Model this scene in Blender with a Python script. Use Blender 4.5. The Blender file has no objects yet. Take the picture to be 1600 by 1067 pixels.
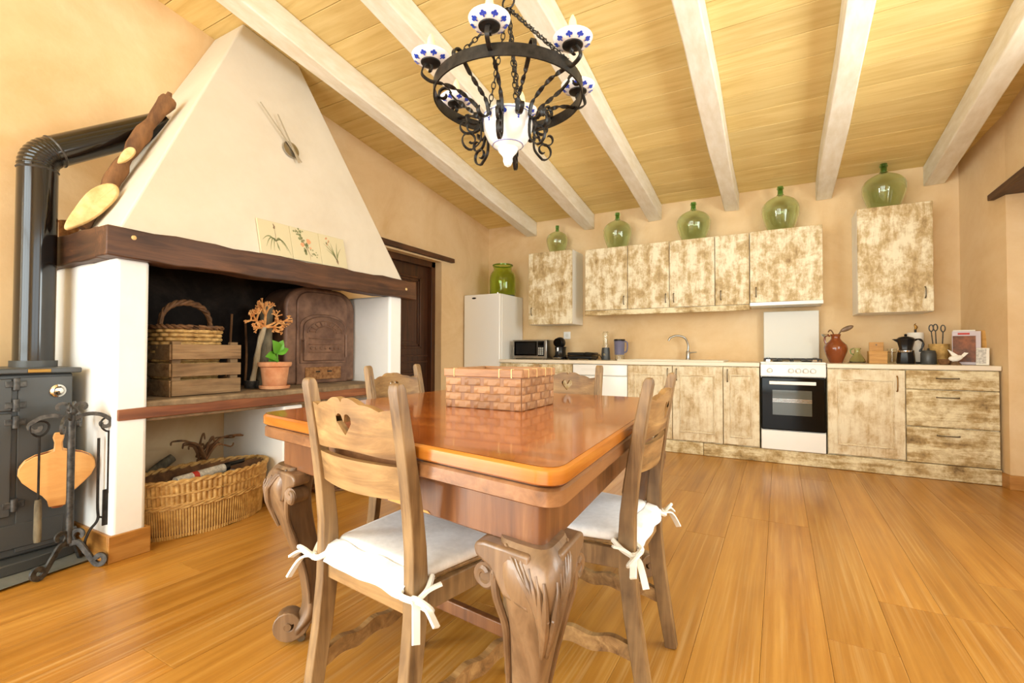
import bpy, math, random
from math import sin, cos, pi, radians, sqrt, atan2
from mathutils import Vector, Matrix

random.seed(7)
scn = bpy.context.scene
COL = scn.collection

# ---------------------------------------------------------------- camera
CAM_F = 743.0 / 1600.0 * 36.0
cam = bpy.data.cameras.new('camera')
cam.sensor_width = 36.0
cam.sensor_fit = 'HORIZONTAL'
cam.lens = CAM_F
cam.clip_start = 0.05
camo = bpy.data.objects.new('camera', cam)
COL.objects.link(camo)
camo.location = (0, 0, 1.0)
YAW, PIT, ROL = radians(29.33), radians(1.085), radians(0.17)
fw = Vector((-sin(YAW) * cos(PIT), cos(YAW) * cos(PIT), sin(PIT)))
r0 = Vector((cos(YAW), sin(YAW), 0))
u0 = r0.cross(fw)
rt = r0 * cos(ROL) + u0 * sin(ROL)
up = u0 * cos(ROL) - r0 * sin(ROL)
camo.rotation_euler = Matrix((rt, up, -fw)).transposed().to_euler()
scn.camera = camo

# ---------------------------------------------------------------- world, lights, exposure
scn.view_settings.view_transform = 'Standard'
scn.view_settings.look = 'None'
scn.view_settings.gamma = 1.0
scn.view_settings.use_curve_mapping = False
scn.view_settings.exposure = 0.32

wld = bpy.data.worlds.new('daylight')
scn.world = wld
wld.use_nodes = True
bg = wld.node_tree.nodes['Background']
bg.inputs['Color'].default_value = (0.93, 0.97, 1.0, 1)
bg.inputs['Strength'].default_value = 1.6

def area(name, loc, rot, sx, sy, power, color=(1, 1, 1)):
    l = bpy.data.lights.new(name, 'AREA')
    l.shape = 'RECTANGLE'
    l.size, l.size_y, l.energy, l.color = sx, sy, power, color
    o = bpy.data.objects.new(name, l)
    COL.objects.link(o)
    o.location, o.rotation_euler = loc, rot
    return o
# daylight through unseen openings added off-frame: rear glazing, two right windows, left glazed door
DAY = (0.90, 0.985, 0.97)
area('rear_window_daylight', (-1.40, -3.32, 1.65), (radians(90), 0, 0), 3.5, 3.2, 175, DAY)
area('added_left_door_daylight', (-3.62, -1.75, 1.2), (0, radians(-90), 0), 2.2, 1.7, 185, DAY)  # added to brighten the floor on the left, door itself unseen
area('garden_window_daylight', (1.68, -0.3, 1.65), (0, radians(90), 0), 1.5, 3.0, 22, DAY)
area('side_window_daylight', (1.70, 2.55, 1.72), (0, radians(90), 0), 1.4, 1.7, 62, DAY)

# ---------------------------------------------------------------- helpers
def S(r, g, b, a=1.0):
    f = lambda c: ((c / 255.0) / 12.92) if c <= 10 else (((c / 255.0) + 0.055) / 1.055) ** 2.4
    return (f(r), f(g), f(b), a)

class MB:
    """collects geometry; build() links it as one mesh object"""
    def __init__(s):
        s.v, s.f = [], []
    def add(s, vs, fs):
        n = len(s.v)
        s.v += [tuple(p) for p in vs]
        s.f += [tuple(i + n for i in q) for q in fs]
        return s
    def bx(s, x0, x1, y0, y1, z0, z1):
        return s.add([(x0, y0, z0), (x1, y0, z0), (x1, y1, z0), (x0, y1, z0), (x0, y0, z1), (x1, y0, z1), (x1, y1, z1), (x0, y1, z1)],
                     [(0, 3, 2, 1), (4, 5, 6, 7), (0, 1, 5, 4), (1, 2, 6, 5), (2, 3, 7, 6), (3, 0, 4, 7)])
    def box(s, c, d, m=None):
        n = len(s.v)
        s.bx(-d[0] / 2, d[0] / 2, -d[1] / 2, d[1] / 2, -d[2] / 2, d[2] / 2)
        M = Matrix.Translation(c) @ (m.to_4x4() if m else Matrix.Identity(4))
        s.v[n:] = [tuple(M @ Vector(p)) for p in s.v[n:]]
        return s
    def hexa(s, b, t):
        """8 corners: bottom loop b, top loop t (counter-clockwise from above)"""
        return s.add(list(b) + list(t), [(0, 3, 2, 1), (4, 5, 6, 7), (0, 1, 5, 4), (1, 2, 6, 5), (2, 3, 7, 6), (3, 0, 4, 7)])
    def prism(s, pts, lo, hi, fn=None):
        """polygon pts (a,b) extruded lo..hi; fn(a,b,c)->xyz, default xy polygon raised in z"""
        fn = fn or (lambda a, b, c: (a, b, c))
        n = len(pts)
        vs = [fn(a, b, lo) for a, b in pts] + [fn(a, b, hi) for a, b in pts]
        fs = [tuple(range(n - 1, -1, -1)), tuple(range(n, 2 * n))]
        fs += [(i, (i + 1) % n, n + (i + 1) % n, n + i) for i in range(n)]
        return s.add(vs, fs)
    def loft(s, rings, closed=True, cap=True):
        n = len(rings[0])
        vs, fs = [p for r in rings for p in r], []
        for k in range(len(rings) - 1):
            for i in range(n if closed else n - 1):
                j = (i + 1) % n
                fs.append((k * n + i, k * n + j, (k + 1) * n + j, (k + 1) * n + i))
        if cap:
            fs.append(tuple(range(n - 1, -1, -1)))
            fs.append(tuple(range((len(rings) - 1) * n, len(rings) * n)))
        return s.add(vs, fs)
    def lathe(s, prof, n=24, c=(0, 0, 0), sx=1.0, sy=1.0, cap=True, m=None):
        rings = []
        for r, z in prof:
            r = max(r, 1e-4)
            ring = [Vector((r * sx * cos(2 * pi * i / n), r * sy * sin(2 * pi * i / n), z)) for i in range(n)]
            if m: ring = [m @ p for p in ring]
            rings.append([(p[0] + c[0], p[1] + c[1], p[2] + c[2]) for p in ring])
        return s.loft(rings, True, cap)
    def tube(s, pts, r, n=8, closed=False, sec=None, ref=None, cap=True, tw=None):
        """round (or sec-shaped) bar along pts; ref: plane normal that keeps the section upright"""
        P = [Vector(p) for p in pts]
        m = len(P)
        rs = r if isinstance(r, (list, tuple)) else [r] * m
        sec = sec or [(cos(2 * pi * i / n), sin(2 * pi * i / n)) for i in range(n)]
        T = []
        for i in range(m):
            a = P[(i - 1) % m] if (closed or i > 0) else P[i]
            b = P[(i + 1) % m] if (closed or i < m - 1) else P[i]
            t = (b - a)
            T.append(t.normalized() if t.length > 1e-9 else Vector((0, 0, 1)))
        rings = []
        N = None
        for i in range(m):
            t = T[i]
            if ref is not None:
                B = Vector(ref)
                B = (B - t * B.dot(t))
                B = B.normalized() if B.length > 1e-6 else t.orthogonal().normalized()
                N = B.cross(t).normalized()
            else:
                if N is None:
                    N = t.orthogonal().normalized()
                else:
                    N = (N - t * N.dot(t))
                    N = N.normalized() if N.length > 1e-6 else t.orthogonal().normalized()
                B = t.cross(N).normalized()
            ca, sa = (cos(tw[i]), sin(tw[i])) if tw else (1, 0)
            rings.append([tuple(P[i] + (N * (a * ca - b * sa) + B * (a * sa + b * ca)) * rs[i]) for a, b in sec])
        if closed:
            rings.append(rings[0])
        return s.loft(rings, True, cap and not closed)
    def ball(s, c, r, n=12, m=8, sc=(1, 1, 1)):
        prof = [(sin(pi * k / m) * r, -cos(pi * k / m) * r * sc[2]) for k in range(m + 1)]
        return s.lathe(prof, n, c, sc[0], sc[1], cap=False)
    def xf(s, M, start=0):
        s.v[start:] = [tuple(M @ Vector(p)) for p in s.v[start:]]
        return s
    def fn(s, f, start=0):
        s.v[start:] = [tuple(f(*p)) for p in s.v[start:]]
        return s
    def mesh(s, name, mat, smooth=True, angle=38):
        me = bpy.data.meshes.new(name)
        me.from_pydata(s.v, [], s.f)
        me.materials.append(mat)
        me.validate()
        if smooth:
            me.shade_smooth()
            me.set_sharp_from_angle(angle=radians(angle))
        return me
    def build(s, name, mat, parent=None, loc=(0, 0, 0), rot=None, bevel=0, smooth=True, angle=38, seg=2):
        o = bpy.data.objects.new(name, s.mesh(name, mat, smooth, angle))
        COL.objects.link(o)
        o.parent = parent
        o.location = loc
        if rot: o.rotation_euler = rot
        if bevel:
            b = o.modifiers.new('edge', 'BEVEL')
            b.width, b.segments, b.limit_method, b.angle_limit = bevel, seg, 'ANGLE', radians(40)
        return o

def inst(name, me, parent, loc=(0, 0, 0), rot=None, scale=None, bevel=0):
    o = bpy.data.objects.new(name, me)
    COL.objects.link(o)
    o.parent = parent
    o.location = loc
    if rot: o.rotation_euler = rot
    if scale: o.scale = scale
    if bevel:
        b = o.modifiers.new('edge', 'BEVEL')
        b.width, b.segments, b.limit_method, b.angle_limit = bevel, 2, 'ANGLE', radians(40)
    return o

def tag(o, label, cat, group=None):
    o['label'], o['category'] = label, cat
    if group: o['group'] = group
    return o
def struct(o, label=None):
    o['kind'] = 'structure'
    if label: o['label'] = label
    return o
def thing(name, label, cat, loc=(0, 0, 0), rz=0, group=None):
    o = bpy.data.objects.new(name, None)
    COL.objects.link(o)
    o.empty_display_size = 0.05
    o.location, o.rotation_euler = loc, (0, 0, rz)
    return tag(o, label, cat, group)
def copy_tree(o, parent=None):
    c = o.copy()
    COL.objects.link(c)
    c.parent = parent
    for ch in [x for x in KIDS.get(o.name, [])]:
        copy_tree(ch, c)
    return c
KIDS = {}
def note_kids(root):
    KIDS.clear()
    for o in bpy.data.objects:
        if o.parent: KIDS.setdefault(o.parent.name, []).append(o)

# ---------------------------------------------------------------- materials
def nt(name):
    m = bpy.data.materials.new(name)
    m.use_nodes = True
    t = m.node_tree
    b = t.nodes['Principled BSDF']
    return m, t, b
def node(t, kind, **kw):
    n = t.nodes.new(kind)
    for k, v in kw.items():
        if k in n.inputs: n.inputs[k].default_value = v
        else: setattr(n, k, v)
    return n
def plain(name, col, rough=0.5, metal=0.0, spec=None, coat=0, emit=None, trans=0, ior=1.45, sheen=0):
    m, t, b = nt(name)
    b.inputs['Base Color'].default_value = col
    b.inputs['Roughness'].default_value = rough
    b.inputs['Metallic'].default_value = metal
    if spec is not None: b.inputs['Specular IOR Level'].default_value = spec
    b.inputs['Coat Weight'].default_value = coat
    b.inputs['Coat Roughness'].default_value = 0.08
    b.inputs['Transmission Weight'].default_value = trans
    b.inputs['IOR'].default_value = ior
    b.inputs['Sheen Weight'].default_value = sheen
    if emit:
        b.inputs['Emission Color'].default_value = emit[0]
        b.inputs['Emission Strength'].default_value = emit[1]
    return m
def coords(t, scale=(1, 1, 1), rnd=True):
    tc = node(t, 'ShaderNodeTexCoord')
    mp = node(t, 'ShaderNodeMapping')
    mp.inputs['Scale'].default_value = scale
    if rnd:
        oi = node(t, 'ShaderNodeObjectInfo')
        ma = node(t, 'ShaderNodeVectorMath', operation='SCALE')
        ma.inputs[0].default_value = (13.1, 7.7, 9.3)
        t.links.new(oi.outputs['Random'], ma.inputs['Scale'])
        ad = node(t, 'ShaderNodeVectorMath', operation='ADD')
        t.links.new(tc.outputs['Object'], ad.inputs[0])
        t.links.new(ma.outputs[0], ad.inputs[1])
        t.links.new(ad.outputs[0], mp.inputs['Vector'])
    else:
        t.links.new(tc.outputs['Object'], mp.inputs['Vector'])
    return mp.outputs['Vector']
def noise(t, vec, scale, detail=5, rough=0.6, dist=0.0):
    n = node(t, 'ShaderNodeTexNoise')
    n.inputs['Scale'].default_value = scale
    n.inputs['Detail'].default_value = detail
    n.inputs['Roughness'].default_value = rough
    n.inputs['Distortion'].default_value = dist
    t.links.new(vec, n.inputs['Vector'])
    return n.outputs['Fac']
def ramp(t, fac, stops):
    r = node(t, 'ShaderNodeValToRGB')
    e = r.color_ramp.elements
    while len(e) < len(stops): e.new(0.5)
    for i, (p, c) in enumerate(stops):
        e[i].position, e[i].color = p, c
    t.links.new(fac, r.inputs['Fac'])
    return r.outputs['Color']
def mix(t, fac, a, b, mode='MIX'):
    n = node(t, 'ShaderNodeMix', data_type='RGBA', blend_type=mode)
    for sock, val in ((n.inputs[0], fac), (n.inputs[6], a), (n.inputs[7], b)):
        if isinstance(val, bpy.types.NodeSocket): t.links.new(val, sock)
        else: sock.default_value = val
    return n.outputs[2]
def bump(t, b, h, strength=0.2, dist=0.01):
    n = node(t, 'ShaderNodeBump')
    n.inputs['Strength'].default_value = strength
    n.inputs['Distance'].default_value = dist
    t.links.new(h, n.inputs['Height'])
    t.links.new(n.outputs['Normal'], b.inputs['Normal'])
def rndval(t, col, lo, hi):
    oi = node(t, 'ShaderNodeObjectInfo')
    mr = node(t, 'ShaderNodeMapRange')
    mr.inputs['To Min'].default_value, mr.inputs['To Max'].default_value = lo, hi
    t.links.new(oi.outputs['Random'], mr.inputs['Value'])
    hs = node(t, 'ShaderNodeHueSaturation')
    t.links.new(mr.outputs[0], hs.inputs['Value'])
    t.links.new(col, hs.inputs['Color'])
    return hs.outputs['Color']
def wood(name, dark, mid, light, grain=(30, 1.5, 30), rough=0.45, coat=0.0, var=(0.9, 1.1), bmp=0.15, patch=2.0, spec=None, coatr=0.08, lime=None, dist=0.6):
    m, t, b = nt(name)
    v = coords(t, grain)
    g = noise(t, v, 1.0, 7, 0.62, dist)
    c = ramp(t, g, [(0.3, dark), (0.5, mid), (0.72, light)])
    v2 = coords(t, (1, 1, 1))
    p = noise(t, v2, patch, 3, 0.5)
    c2 = mix(t, ramp(t, p, [(0.35, (0, 0, 0, 1)), (0.7, (1, 1, 1, 1))]), c, mix(t, 0.45, c, light))
    if lime:   # pale filler left in the open grain
        lv = coords(t, (grain[0] * 4, grain[1] * .9, grain[2] * 4))
        ln = noise(t, lv, 1.0, 4, 0.6, 0.0)
        pn = noise(t, v2, 1.1, 2, 0.5)
        k1 = ramp(t, ln, [(0.5, (0, 0, 0, 1)), (0.68, (1, 1, 1, 1))])
        k2 = ramp(t, pn, [(0.35, (0, 0, 0, 1)), (0.62, (lime[1] * 1.6,) * 3 + (1,))])
        c2 = mix(t, mix(t, 1.0, k1, k2, 'MULTIPLY'), c2, lime[0])
    c3 = rndval(t, c2, *var)
    t.links.new(c3, b.inputs['Base Color'])
    b.inputs['Roughness'].default_value = rough
    b.inputs['Coat Weight'].default_value = coat
    b.inputs['Coat Roughness'].default_value = coatr
    if spec is not None: b.inputs['Specular IOR Level'].default_value = spec
    bump(t, b, g, bmp, 0.004)
    return m
def plaster(name, a, c, d, scale=1.3, rough=0.9, bmp=0.25):
    m, t, b = nt(name)
    v = coords(t, (1, 1, 1), False)
    n1 = noise(t, v, scale, 6, 0.62, 0.8)
    n2 = noise(t, v, 14, 5, 0.6)
    col = ramp(t, n1, [(0.3, a), (0.52, c), (0.75, d)])
    col = mix(t, 0.12, col, ramp(t, n2, [(0.3, a), (0.7, d)]))
    t.links.new(col, b.inputs['Base Color'])
    b.inputs['Roughness'].default_value = rough
    b.inputs['Specular IOR Level'].default_value = 0.2
    bump(t, b, mix(t, 0.4, n1, n2), bmp, 0.02)
    return m
def distressed(name, streak, cream, tan, brown, amount=(0.42, 0.62)):
    m, t, b = nt(name)
    v = coords(t, streak)
    n1 = noise(t, v, 1.0, 8, 0.72, 0.25)
    v2 = coords(t, (1, 1, 1))
    n2 = noise(t, v2, 7.0, 7, 0.72, 0.2)
    n3 = noise(t, v, 4.0, 5, 0.7)
    f = mix(t, 0.55, n1, n2)
    col = ramp(t, f, [(0.36, brown), (amount[0], tan), (amount[0] + .05, mix_c(tan, cream)), (amount[1], cream)])
    col = mix(t, ramp(t, n3, [(0.55, (0, 0, 0, 1)), (0.72, (.55, .55, .55, 1))]), col, tan)
    t.links.new(col, b.inputs['Base Color'])
    b.inputs['Roughness'].default_value = 0.6
    bump(t, b, f, 0.2, 0.004)
    return m
def mix_c(a, b, k=0.5):
    return tuple(x * (1 - k) + y * k for x, y in zip(a, b))
def speckled(name, a, c, scale=20, rough=0.6, metal=0.0, bmp=0.2, coat=0, stretch=(1, 1, 1)):
    m, t, b = nt(name)
    v = coords(t, stretch)
    n1 = noise(t, v, scale, 5, 0.6)
    t.links.new(ramp(t, n1, [(0.35, a), (0.68, c)]), b.inputs['Base Color'])
    b.inputs['Roughness'].default_value = rough
    b.inputs['Metallic'].default_value = metal
    b.inputs['Coat Weight'].default_value = coat
    bump(t, b, n1, bmp, 0.004)
    return m

M = {}
M['wall'] = plaster('peach_plaster', S(218, 182, 132), S(231, 201, 156), S(240, 215, 176))
M['hood'] = plaster('cream_plaster', S(212, 201, 182), S(221, 212, 195), S(229, 221, 206), 0.9, bmp=0.18)
M['white_plaster'] = plaster('white_plaster', S(236, 236, 232), S(246, 246, 242), S(250, 250, 248), 1.4, bmp=0.15)
M['soot'] = plaster('soot_plaster', S(14, 10, 8), S(30, 24, 20), S(62, 52, 44), 2.6, bmp=0.3)
M['ceil'] = wood('pine_board', S(212, 180, 108), S(228, 200, 130), S(240, 216, 152), (1.6, 22, 22), 0.6, var=(0.92, 1.06), bmp=0.08)
M['beam'] = speckled('white_beam_paint', S(232, 222, 200), S(246, 240, 226), 5, 0.7, bmp=0.15, stretch=(4, 1, 4))
M['floor'] = wood('oak_plank', S(146, 94, 28), S(172, 116, 40), S(196, 144, 66), (22, 0.9, 22), 0.28, var=(0.9, 1.08), bmp=0.06, patch=1.2, lime=(S(228, 198, 142), .2), dist=.15)
M['skirt'] = wood('skirting_wood', S(142, 92, 38), S(174, 118, 52), S(196, 144, 76), (3, 3, 30), 0.4)
M['mantel'] = wood('dark_mantel_wood', S(34, 20, 12), S(66, 40, 24), S(108, 70, 42), (26, 2, 26), 0.55, bmp=0.35, patch=3)
M['mantel_x'] = wood('dark_mantel_end_wood', S(34, 20, 12), S(66, 40, 24), S(108, 70, 42), (2, 26, 26), 0.55, bmp=0.35, patch=3)
M['redboard'] = wood('red_shelf_wood', S(84, 44, 24), S(116, 66, 38), S(144, 92, 58), (26, 2, 26), 0.5)
M['hearth'] = speckled('dusty_hearth', S(104, 82, 58), S(156, 132, 100), 9, 0.9)
M['doorwood'] = wood('dark_door_wood', S(36, 18, 8), S(62, 32, 14), S(88, 50, 24), (26, 26, 1.6), 0.4, bmp=0.12)
M['tabletop'] = wood('varnished_table_wood', S(130, 60, 16), S(164, 86, 28), S(188, 112, 46), (1.5, 18, 18), 0.16, coat=0.5, var=(1, 1), bmp=0.03, patch=3, coatr=0.05)
M['tableedge'] = wood('golden_edge_wood', S(140, 76, 18), S(168, 98, 28), S(190, 122, 46), (2, 2, 40), 0.25, coat=0.3, var=(1, 1), bmp=0.03)
M['tier'] = wood('table_leaf_wood', S(96, 60, 32), S(130, 86, 50), S(156, 110, 70), (20, 2, 30), 0.35, coat=0.2, var=(1, 1), bmp=0.05)
M['apron'] = wood('table_apron_wood', S(82, 46, 24), S(114, 70, 38), S(140, 94, 56), (22, 22, 1.5), 0.35, coat=0.2, var=(1, 1), bmp=0.05)
M['leg'] = wood('carved_leg_wood', S(70, 50, 34), S(112, 84, 58), S(146, 116, 84), (20, 20, 2), 0.4, coat=0.15, var=(1, 1), bmp=0.12, patch=6)
M['chair'] = wood('worn_chair_wood', S(66, 46, 28), S(116, 88, 56), S(168, 136, 92), (24, 24, 2.2), 0.5, var=(0.95, 1.05), bmp=0.2, patch=9)
M['chairh'] = wood('worn_chair_slat_wood', S(78, 52, 28), S(136, 100, 58), S(184, 148, 96), (2.2, 24, 24), 0.5, var=(0.95, 1.05), bmp=0.2, patch=9)
M['crate'] = wood('weathered_crate_wood', S(84, 62, 40), S(132, 102, 70), S(168, 138, 100), (20, 2, 30), 0.85, var=(0.8, 1.15), bmp=0.4, patch=5)
M['dist_v'] = distressed('worn_cream_paint', (14, 14, 3.2), S(238, 228, 198), S(194, 168, 120), S(142, 114, 70), (0.46, 0.56))
M['dist_h'] = distressed('worn_cream_drawer_paint', (2.4, 16, 16), S(236, 224, 186), S(182, 154, 102), S(108, 84, 46), (0.46, 0.57))
M['dist_l'] = distressed('pale_worn_paint', (18, 18, 2.4), S(234, 222, 192), S(204, 180, 138), S(168, 138, 96), (0.44, 0.56))
M['whitelam'] = plain('white_laminate', S(242, 240, 232), 0.35)
M['worktop'] = plain('cream_worktop', S(238, 226, 204), 0.35)
M['enamel'] = plain('white_enamel', S(244, 243, 238), 0.22, coat=0.3)
M['offwhite'] = plain('offwhite_plastic', S(226, 224, 214), 0.4)
M['fabric'] = speckled('white_cotton', S(234, 234, 234), S(246, 246, 246), 60, 0.9, bmp=0.06)
M['black'] = plain('black_plastic', S(18, 18, 20), 0.3)
M['blackmatte'] = plain('black_stove_steel', S(78, 80, 80), 0.4, 0.3)
M['pipe'] = plain('black_enamel_pipe', S(14, 12, 11), 0.16, 0.0, coat=0.5)
M['glassblack'] = plain('dark_glass', S(10, 9, 8), 0.07, spec=0.18)
M['steel'] = plain('brushed_steel', S(176, 174, 168), 0.3, 1.0)
M['chrome'] = plain('chrome', S(214, 212, 206), 0.1, 1.0)
M['pewter'] = plain('pewter', S(120, 112, 96), 0.4, 0.9)
M['iron'] = speckled('wrought_iron', S(22, 20, 18), S(52, 48, 44), 30, 0.45, 0.5)
M['greyiron'] = speckled('grey_iron', S(54, 54, 54), S(98, 96, 92), 40, 0.5, 0.6)
M['castiron'] = speckled('rusty_cast_iron', S(96, 66, 50), S(142, 106, 82), 9, 0.5, 0.15, 0.2)
M['rust'] = speckled('rusty_plate', S(120, 74, 36), S(176, 128, 78), 40, 0.7, 0.2)
M['glass_green'] = plain('green_bottle_glass', (0.868, 0.965, 0.785, 1), 0.02, trans=1.0, ior=1.42)
M['glass_jar'] = plain('bright_green_glass', (0.70, 0.86, 0.28, 1), 0.03, trans=1.0, ior=1.42)
M['glass_dark'] = plain('dark_green_glass', (0.30, 0.55, 0.22, 1), 0.03, trans=1.0, ior=1.42)
M['glass'] = plain('clear_glass', (0.96, 0.98, 0.96, 1), 0.02, trans=1.0, ior=1.4)
M['glass_blue'] = plain('smoky_blue_plastic', (0.30, 0.32, 0.52, 1), 0.08, trans=0.6, ior=1.3)
M['porcelain'] = plain('glazed_porcelain', S(248, 248, 246), 0.12, coat=0.4)
M['blue'] = plain('cobalt_glaze', S(50, 78, 190), 0.15, coat=0.4)
M['candle'] = plain('frosted_bulb', S(250, 226, 176), 0.3, emit=(S(255, 214, 140), 0.25))
M['terracotta'] = speckled('terracotta', S(196, 126, 82), S(228, 172, 128), 8, 0.8, bmp=0.1)
M['glazedclay'] = plain('glazed_red_clay', S(134, 66, 28), 0.14, coat=0.5)
M['leaf'] = plain('green_leaf', S(96, 160, 46), 0.4)
M['coral'] = speckled('orange_twigs', S(206, 128, 62), S(242, 186, 116), 30, 0.7)
M['palebark'] = speckled('pale_bark', S(176, 158, 128), S(228, 216, 190), 16, 0.85, bmp=0.3, stretch=(1, 1, .3))
M['bark'] = speckled('brown_bark', S(84, 56, 34), S(150, 106, 66), 14, 0.85, bmp=0.5, stretch=(1, 1, .3))
M['greybark'] = speckled('grey_bark', S(74, 66, 52), S(140, 128, 102), 20, 0.9, bmp=0.5, stretch=(1, 1, .3))
M['sawn'] = speckled('pale_sawn_wood', S(206, 170, 108), S(232, 204, 148), 18, 0.7, bmp=0.2, stretch=(1, 1, 1))
M['wicker'] = speckled('golden_wicker', S(164, 122, 64), S(220, 182, 116), 26, 0.65, bmp=0.25)
M['rush'] = speckled('rush_weave', S(172, 130, 66), S(216, 176, 104), 26, 0.7, bmp=0.25)
M['wickerdark'] = speckled('brown_wicker', S(84, 54, 30), S(136, 96, 58), 22, 0.7, bmp=0.25)
M['strip'] = wood('woven_wood_strip', S(126, 84, 50), S(154, 108, 68), S(178, 134, 92), (4, 30, 30), 0.5, var=(0.84, 1.14), bmp=0.12)
M['stripv'] = wood('woven_wood_upright', S(116, 76, 48), S(140, 96, 62), S(160, 118, 82), (30, 30, 4), 0.5, var=(0.86, 1.1), bmp=0.12)
M['slate'] = speckled('grey_slate', S(96, 98, 92), S(132, 132, 124), 5, 0.5, bmp=0.1)
M['bellows'] = wood('bellows_wood', S(196, 130, 62), S(222, 160, 88), S(236, 184, 116), (3, 3, 12), 0.35, coat=0.3)
M['leather'] = plain('brown_leather', S(150, 80, 40), 0.5)
M['tile'] = plain('cream_tile', S(214, 204, 170), 0.35, coat=0.1)
M['print_green'] = plain('sage_print', S(138, 142, 102), 0.5)
M['print_pink'] = plain('pink_print', S(220, 160, 120), 0.5)
M['print_brown'] = plain('brown_print', S(152, 128, 102), 0.5)
M['brass'] = plain('old_brass', S(150, 112, 52), 0.35, 0.8)
M['paper'] = plain('white_paper', S(244, 240, 230), 0.8)
M['papergrey'] = speckled('newsprint', S(170, 166, 160), S(232, 228, 220), 60, 0.8, bmp=0.0)
M['red'] = plain('red_print', S(190, 60, 50), 0.5)
M['boxwood'] = wood('honey_box_wood', S(176, 120, 52), S(206, 152, 78), S(222, 172, 100), (3, 24, 24), 0.5)
M['cover'] = speckled('brown_cover_print', S(44, 20, 14), S(150, 84, 48), 12, 0.35, bmp=0.0)
M['lilac'] = plain('lilac_cover', S(206, 196, 206), 0.4)
M['cord'] = plain('cream_cord', S(240, 238, 228), 0.8)
M['ovenglass'] = plain('oven_window_glass', S(70, 76, 70), 0.05, coat=0.5)
M['hand'] = plain('satin_clock_hand', S(186, 176, 156), 0.35, 0.3)
M['green_dark'] = plain('khaki_pot', S(58, 54, 40), 0.35, 0.3)
# ================================================================ THE ROOM
XL, YB, YF = -3.46, 5.50, 4.90
YR = -3.2
SL = 0.145
def zc(y): return 2.66 + SL * (YB - y)

# ---- floor: base slab and separate oak planks
fl = struct(MB().bx(XL - .3, 2.2, YR - .2, YB + .2, -0.12, -0.022).build('floor', M['floor'], smooth=False))
plank_me = {}
def plank_mesh(L):
    if L not in plank_me:
        plank_me[L] = MB().bx(-.0996, .0996, 0, L - .001, -.022, 0).mesh('plank', M['floor'], False)
    return plank_me[L]
x = XL - .1
row = 0
while x < 2.0:
    y = YR - random.choice((0, .4, .8, 1.2))
    while y < YB:
        L = random.choice((1.6, 2.0, 2.4))
        inst('plank', plank_mesh(L), fl, (x, y, 0), bevel=.001)
        y += L
    x += 0.2
    row += 1

# ---- walls
w = MB()
w.bx(XL - .2, 2.2, YB, YB + .2, 0, 4.2)
struct(w.build('wall_back', M['wall'], smooth=False))
w = MB()
D0, D1, DZ = 3.50, 4.46, 2.04          # door recess in the left wall
w.bx(XL - .3, XL, YR, -2.65, 0, 4.4).bx(XL - .3, XL, -.85, D0, 0, 4.4).bx(XL - .3, XL, -2.65, -.85, 2.35, 4.4).bx(XL - .3, XL, D1, YB, 0, 4.4).bx(XL - .3, XL, D0, D1, DZ, 4.4).bx(XL - .32, XL - .28, D0 - .1, D1 + .1, 0, DZ + .1)
struct(w.build('wall_left', M['wall'], smooth=False))
# right wall: slanting stub beside the worktop, then a doorway recess, then the garden wall
w = MB()
w.hexa([(1.46, 4.81, 0), (2.2, 4.81, 0), (2.2, YB, 0), (1.375, YB, 0)], [(1.46, 4.81, 4.2), (2.2, 4.81, 4.2), (2.2, YB, 4.2), (1.375, YB, 4.2)])
w.bx(1.46, 2.2, 3.75, 4.81, 2.16, 4.2)
w.bx(1.95, 2.2, 3.75, 4.81, 0, 2.16)
w.bx(1.46, 1.75, 1.25, 1.7, 0, 4.2).bx(1.46, 1.75, 3.4, 3.75, 0, 4.2).bx(1.46, 1.75, 1.7, 3.4, 0, 1.0).bx(1.46, 1.75, 1.7, 3.4, 2.45, 4.2)
w.bx(1.46, 1.75, -1.85, 1.25, 2.42, 4.4).bx(1.46, 1.75, -1.85, 1.25, 0, .9)
w.bx(1.46, 1.75, YR, -1.85, 0, 4.4)
struct(w.build('wall_right', M['wall'], smooth=False))
w = MB()
w.bx(XL - .2, -3.2, YR - .25, YR, 0, 4.4).bx(.4, 2.0, YR - .25, YR, 0, 4.4).bx(-3.2, .4, YR - .25, YR, 3.3, 4.4)
struct(w.build('wall_rear', M['wall'], smooth=False))
# unseen glazed openings added to let daylight in: frames with mullions
f = MB()
for xx in (-3.17, -1.99, -.81, .37): f.bx(xx - .03, xx + .03, YR - .2, YR - .12, 0, 3.3)
for zz in (.04, 1.0, 2.3, 3.26): f.bx(-3.2, .4, YR - .2, YR - .12, zz - .03, zz + .03)
struct(f.build('window_1', M['beam'], smooth=False))
f = MB()
for yy in (-1.82, -.3, 1.22): f.bx(1.5, 1.58, yy - .03, yy + .03, .9, 2.42)
for zz in (.93, 2.38): f.bx(1.5, 1.58, -1.85, 1.25, zz - .03, zz + .03)
struct(f.build('window_2', M['beam'], smooth=False))
f = MB()
for yy in (1.73, 2.55, 3.37): f.bx(1.52, 1.6, yy - .03, yy + .03, 1.0, 2.45)
for zz in (1.03, 2.42): f.bx(1.52, 1.6, 1.7, 3.4, zz - .03, zz + .03)
struct(f.build('window_3', M['beam'], smooth=False))

f = MB()
for yy in (-2.62, -1.75, -.88): f.bx(XL - .14, XL - .06, yy - .03, yy + .03, 0, 2.35)
for zz in (.04, .9, 2.31): f.bx(XL - .14, XL - .06, -2.65, -.85, zz - .03, zz + .03)
struct(f.build('added_window_4', M['beam'], smooth=False))  # unseen left glazed door, added for the left floor's light

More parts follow.
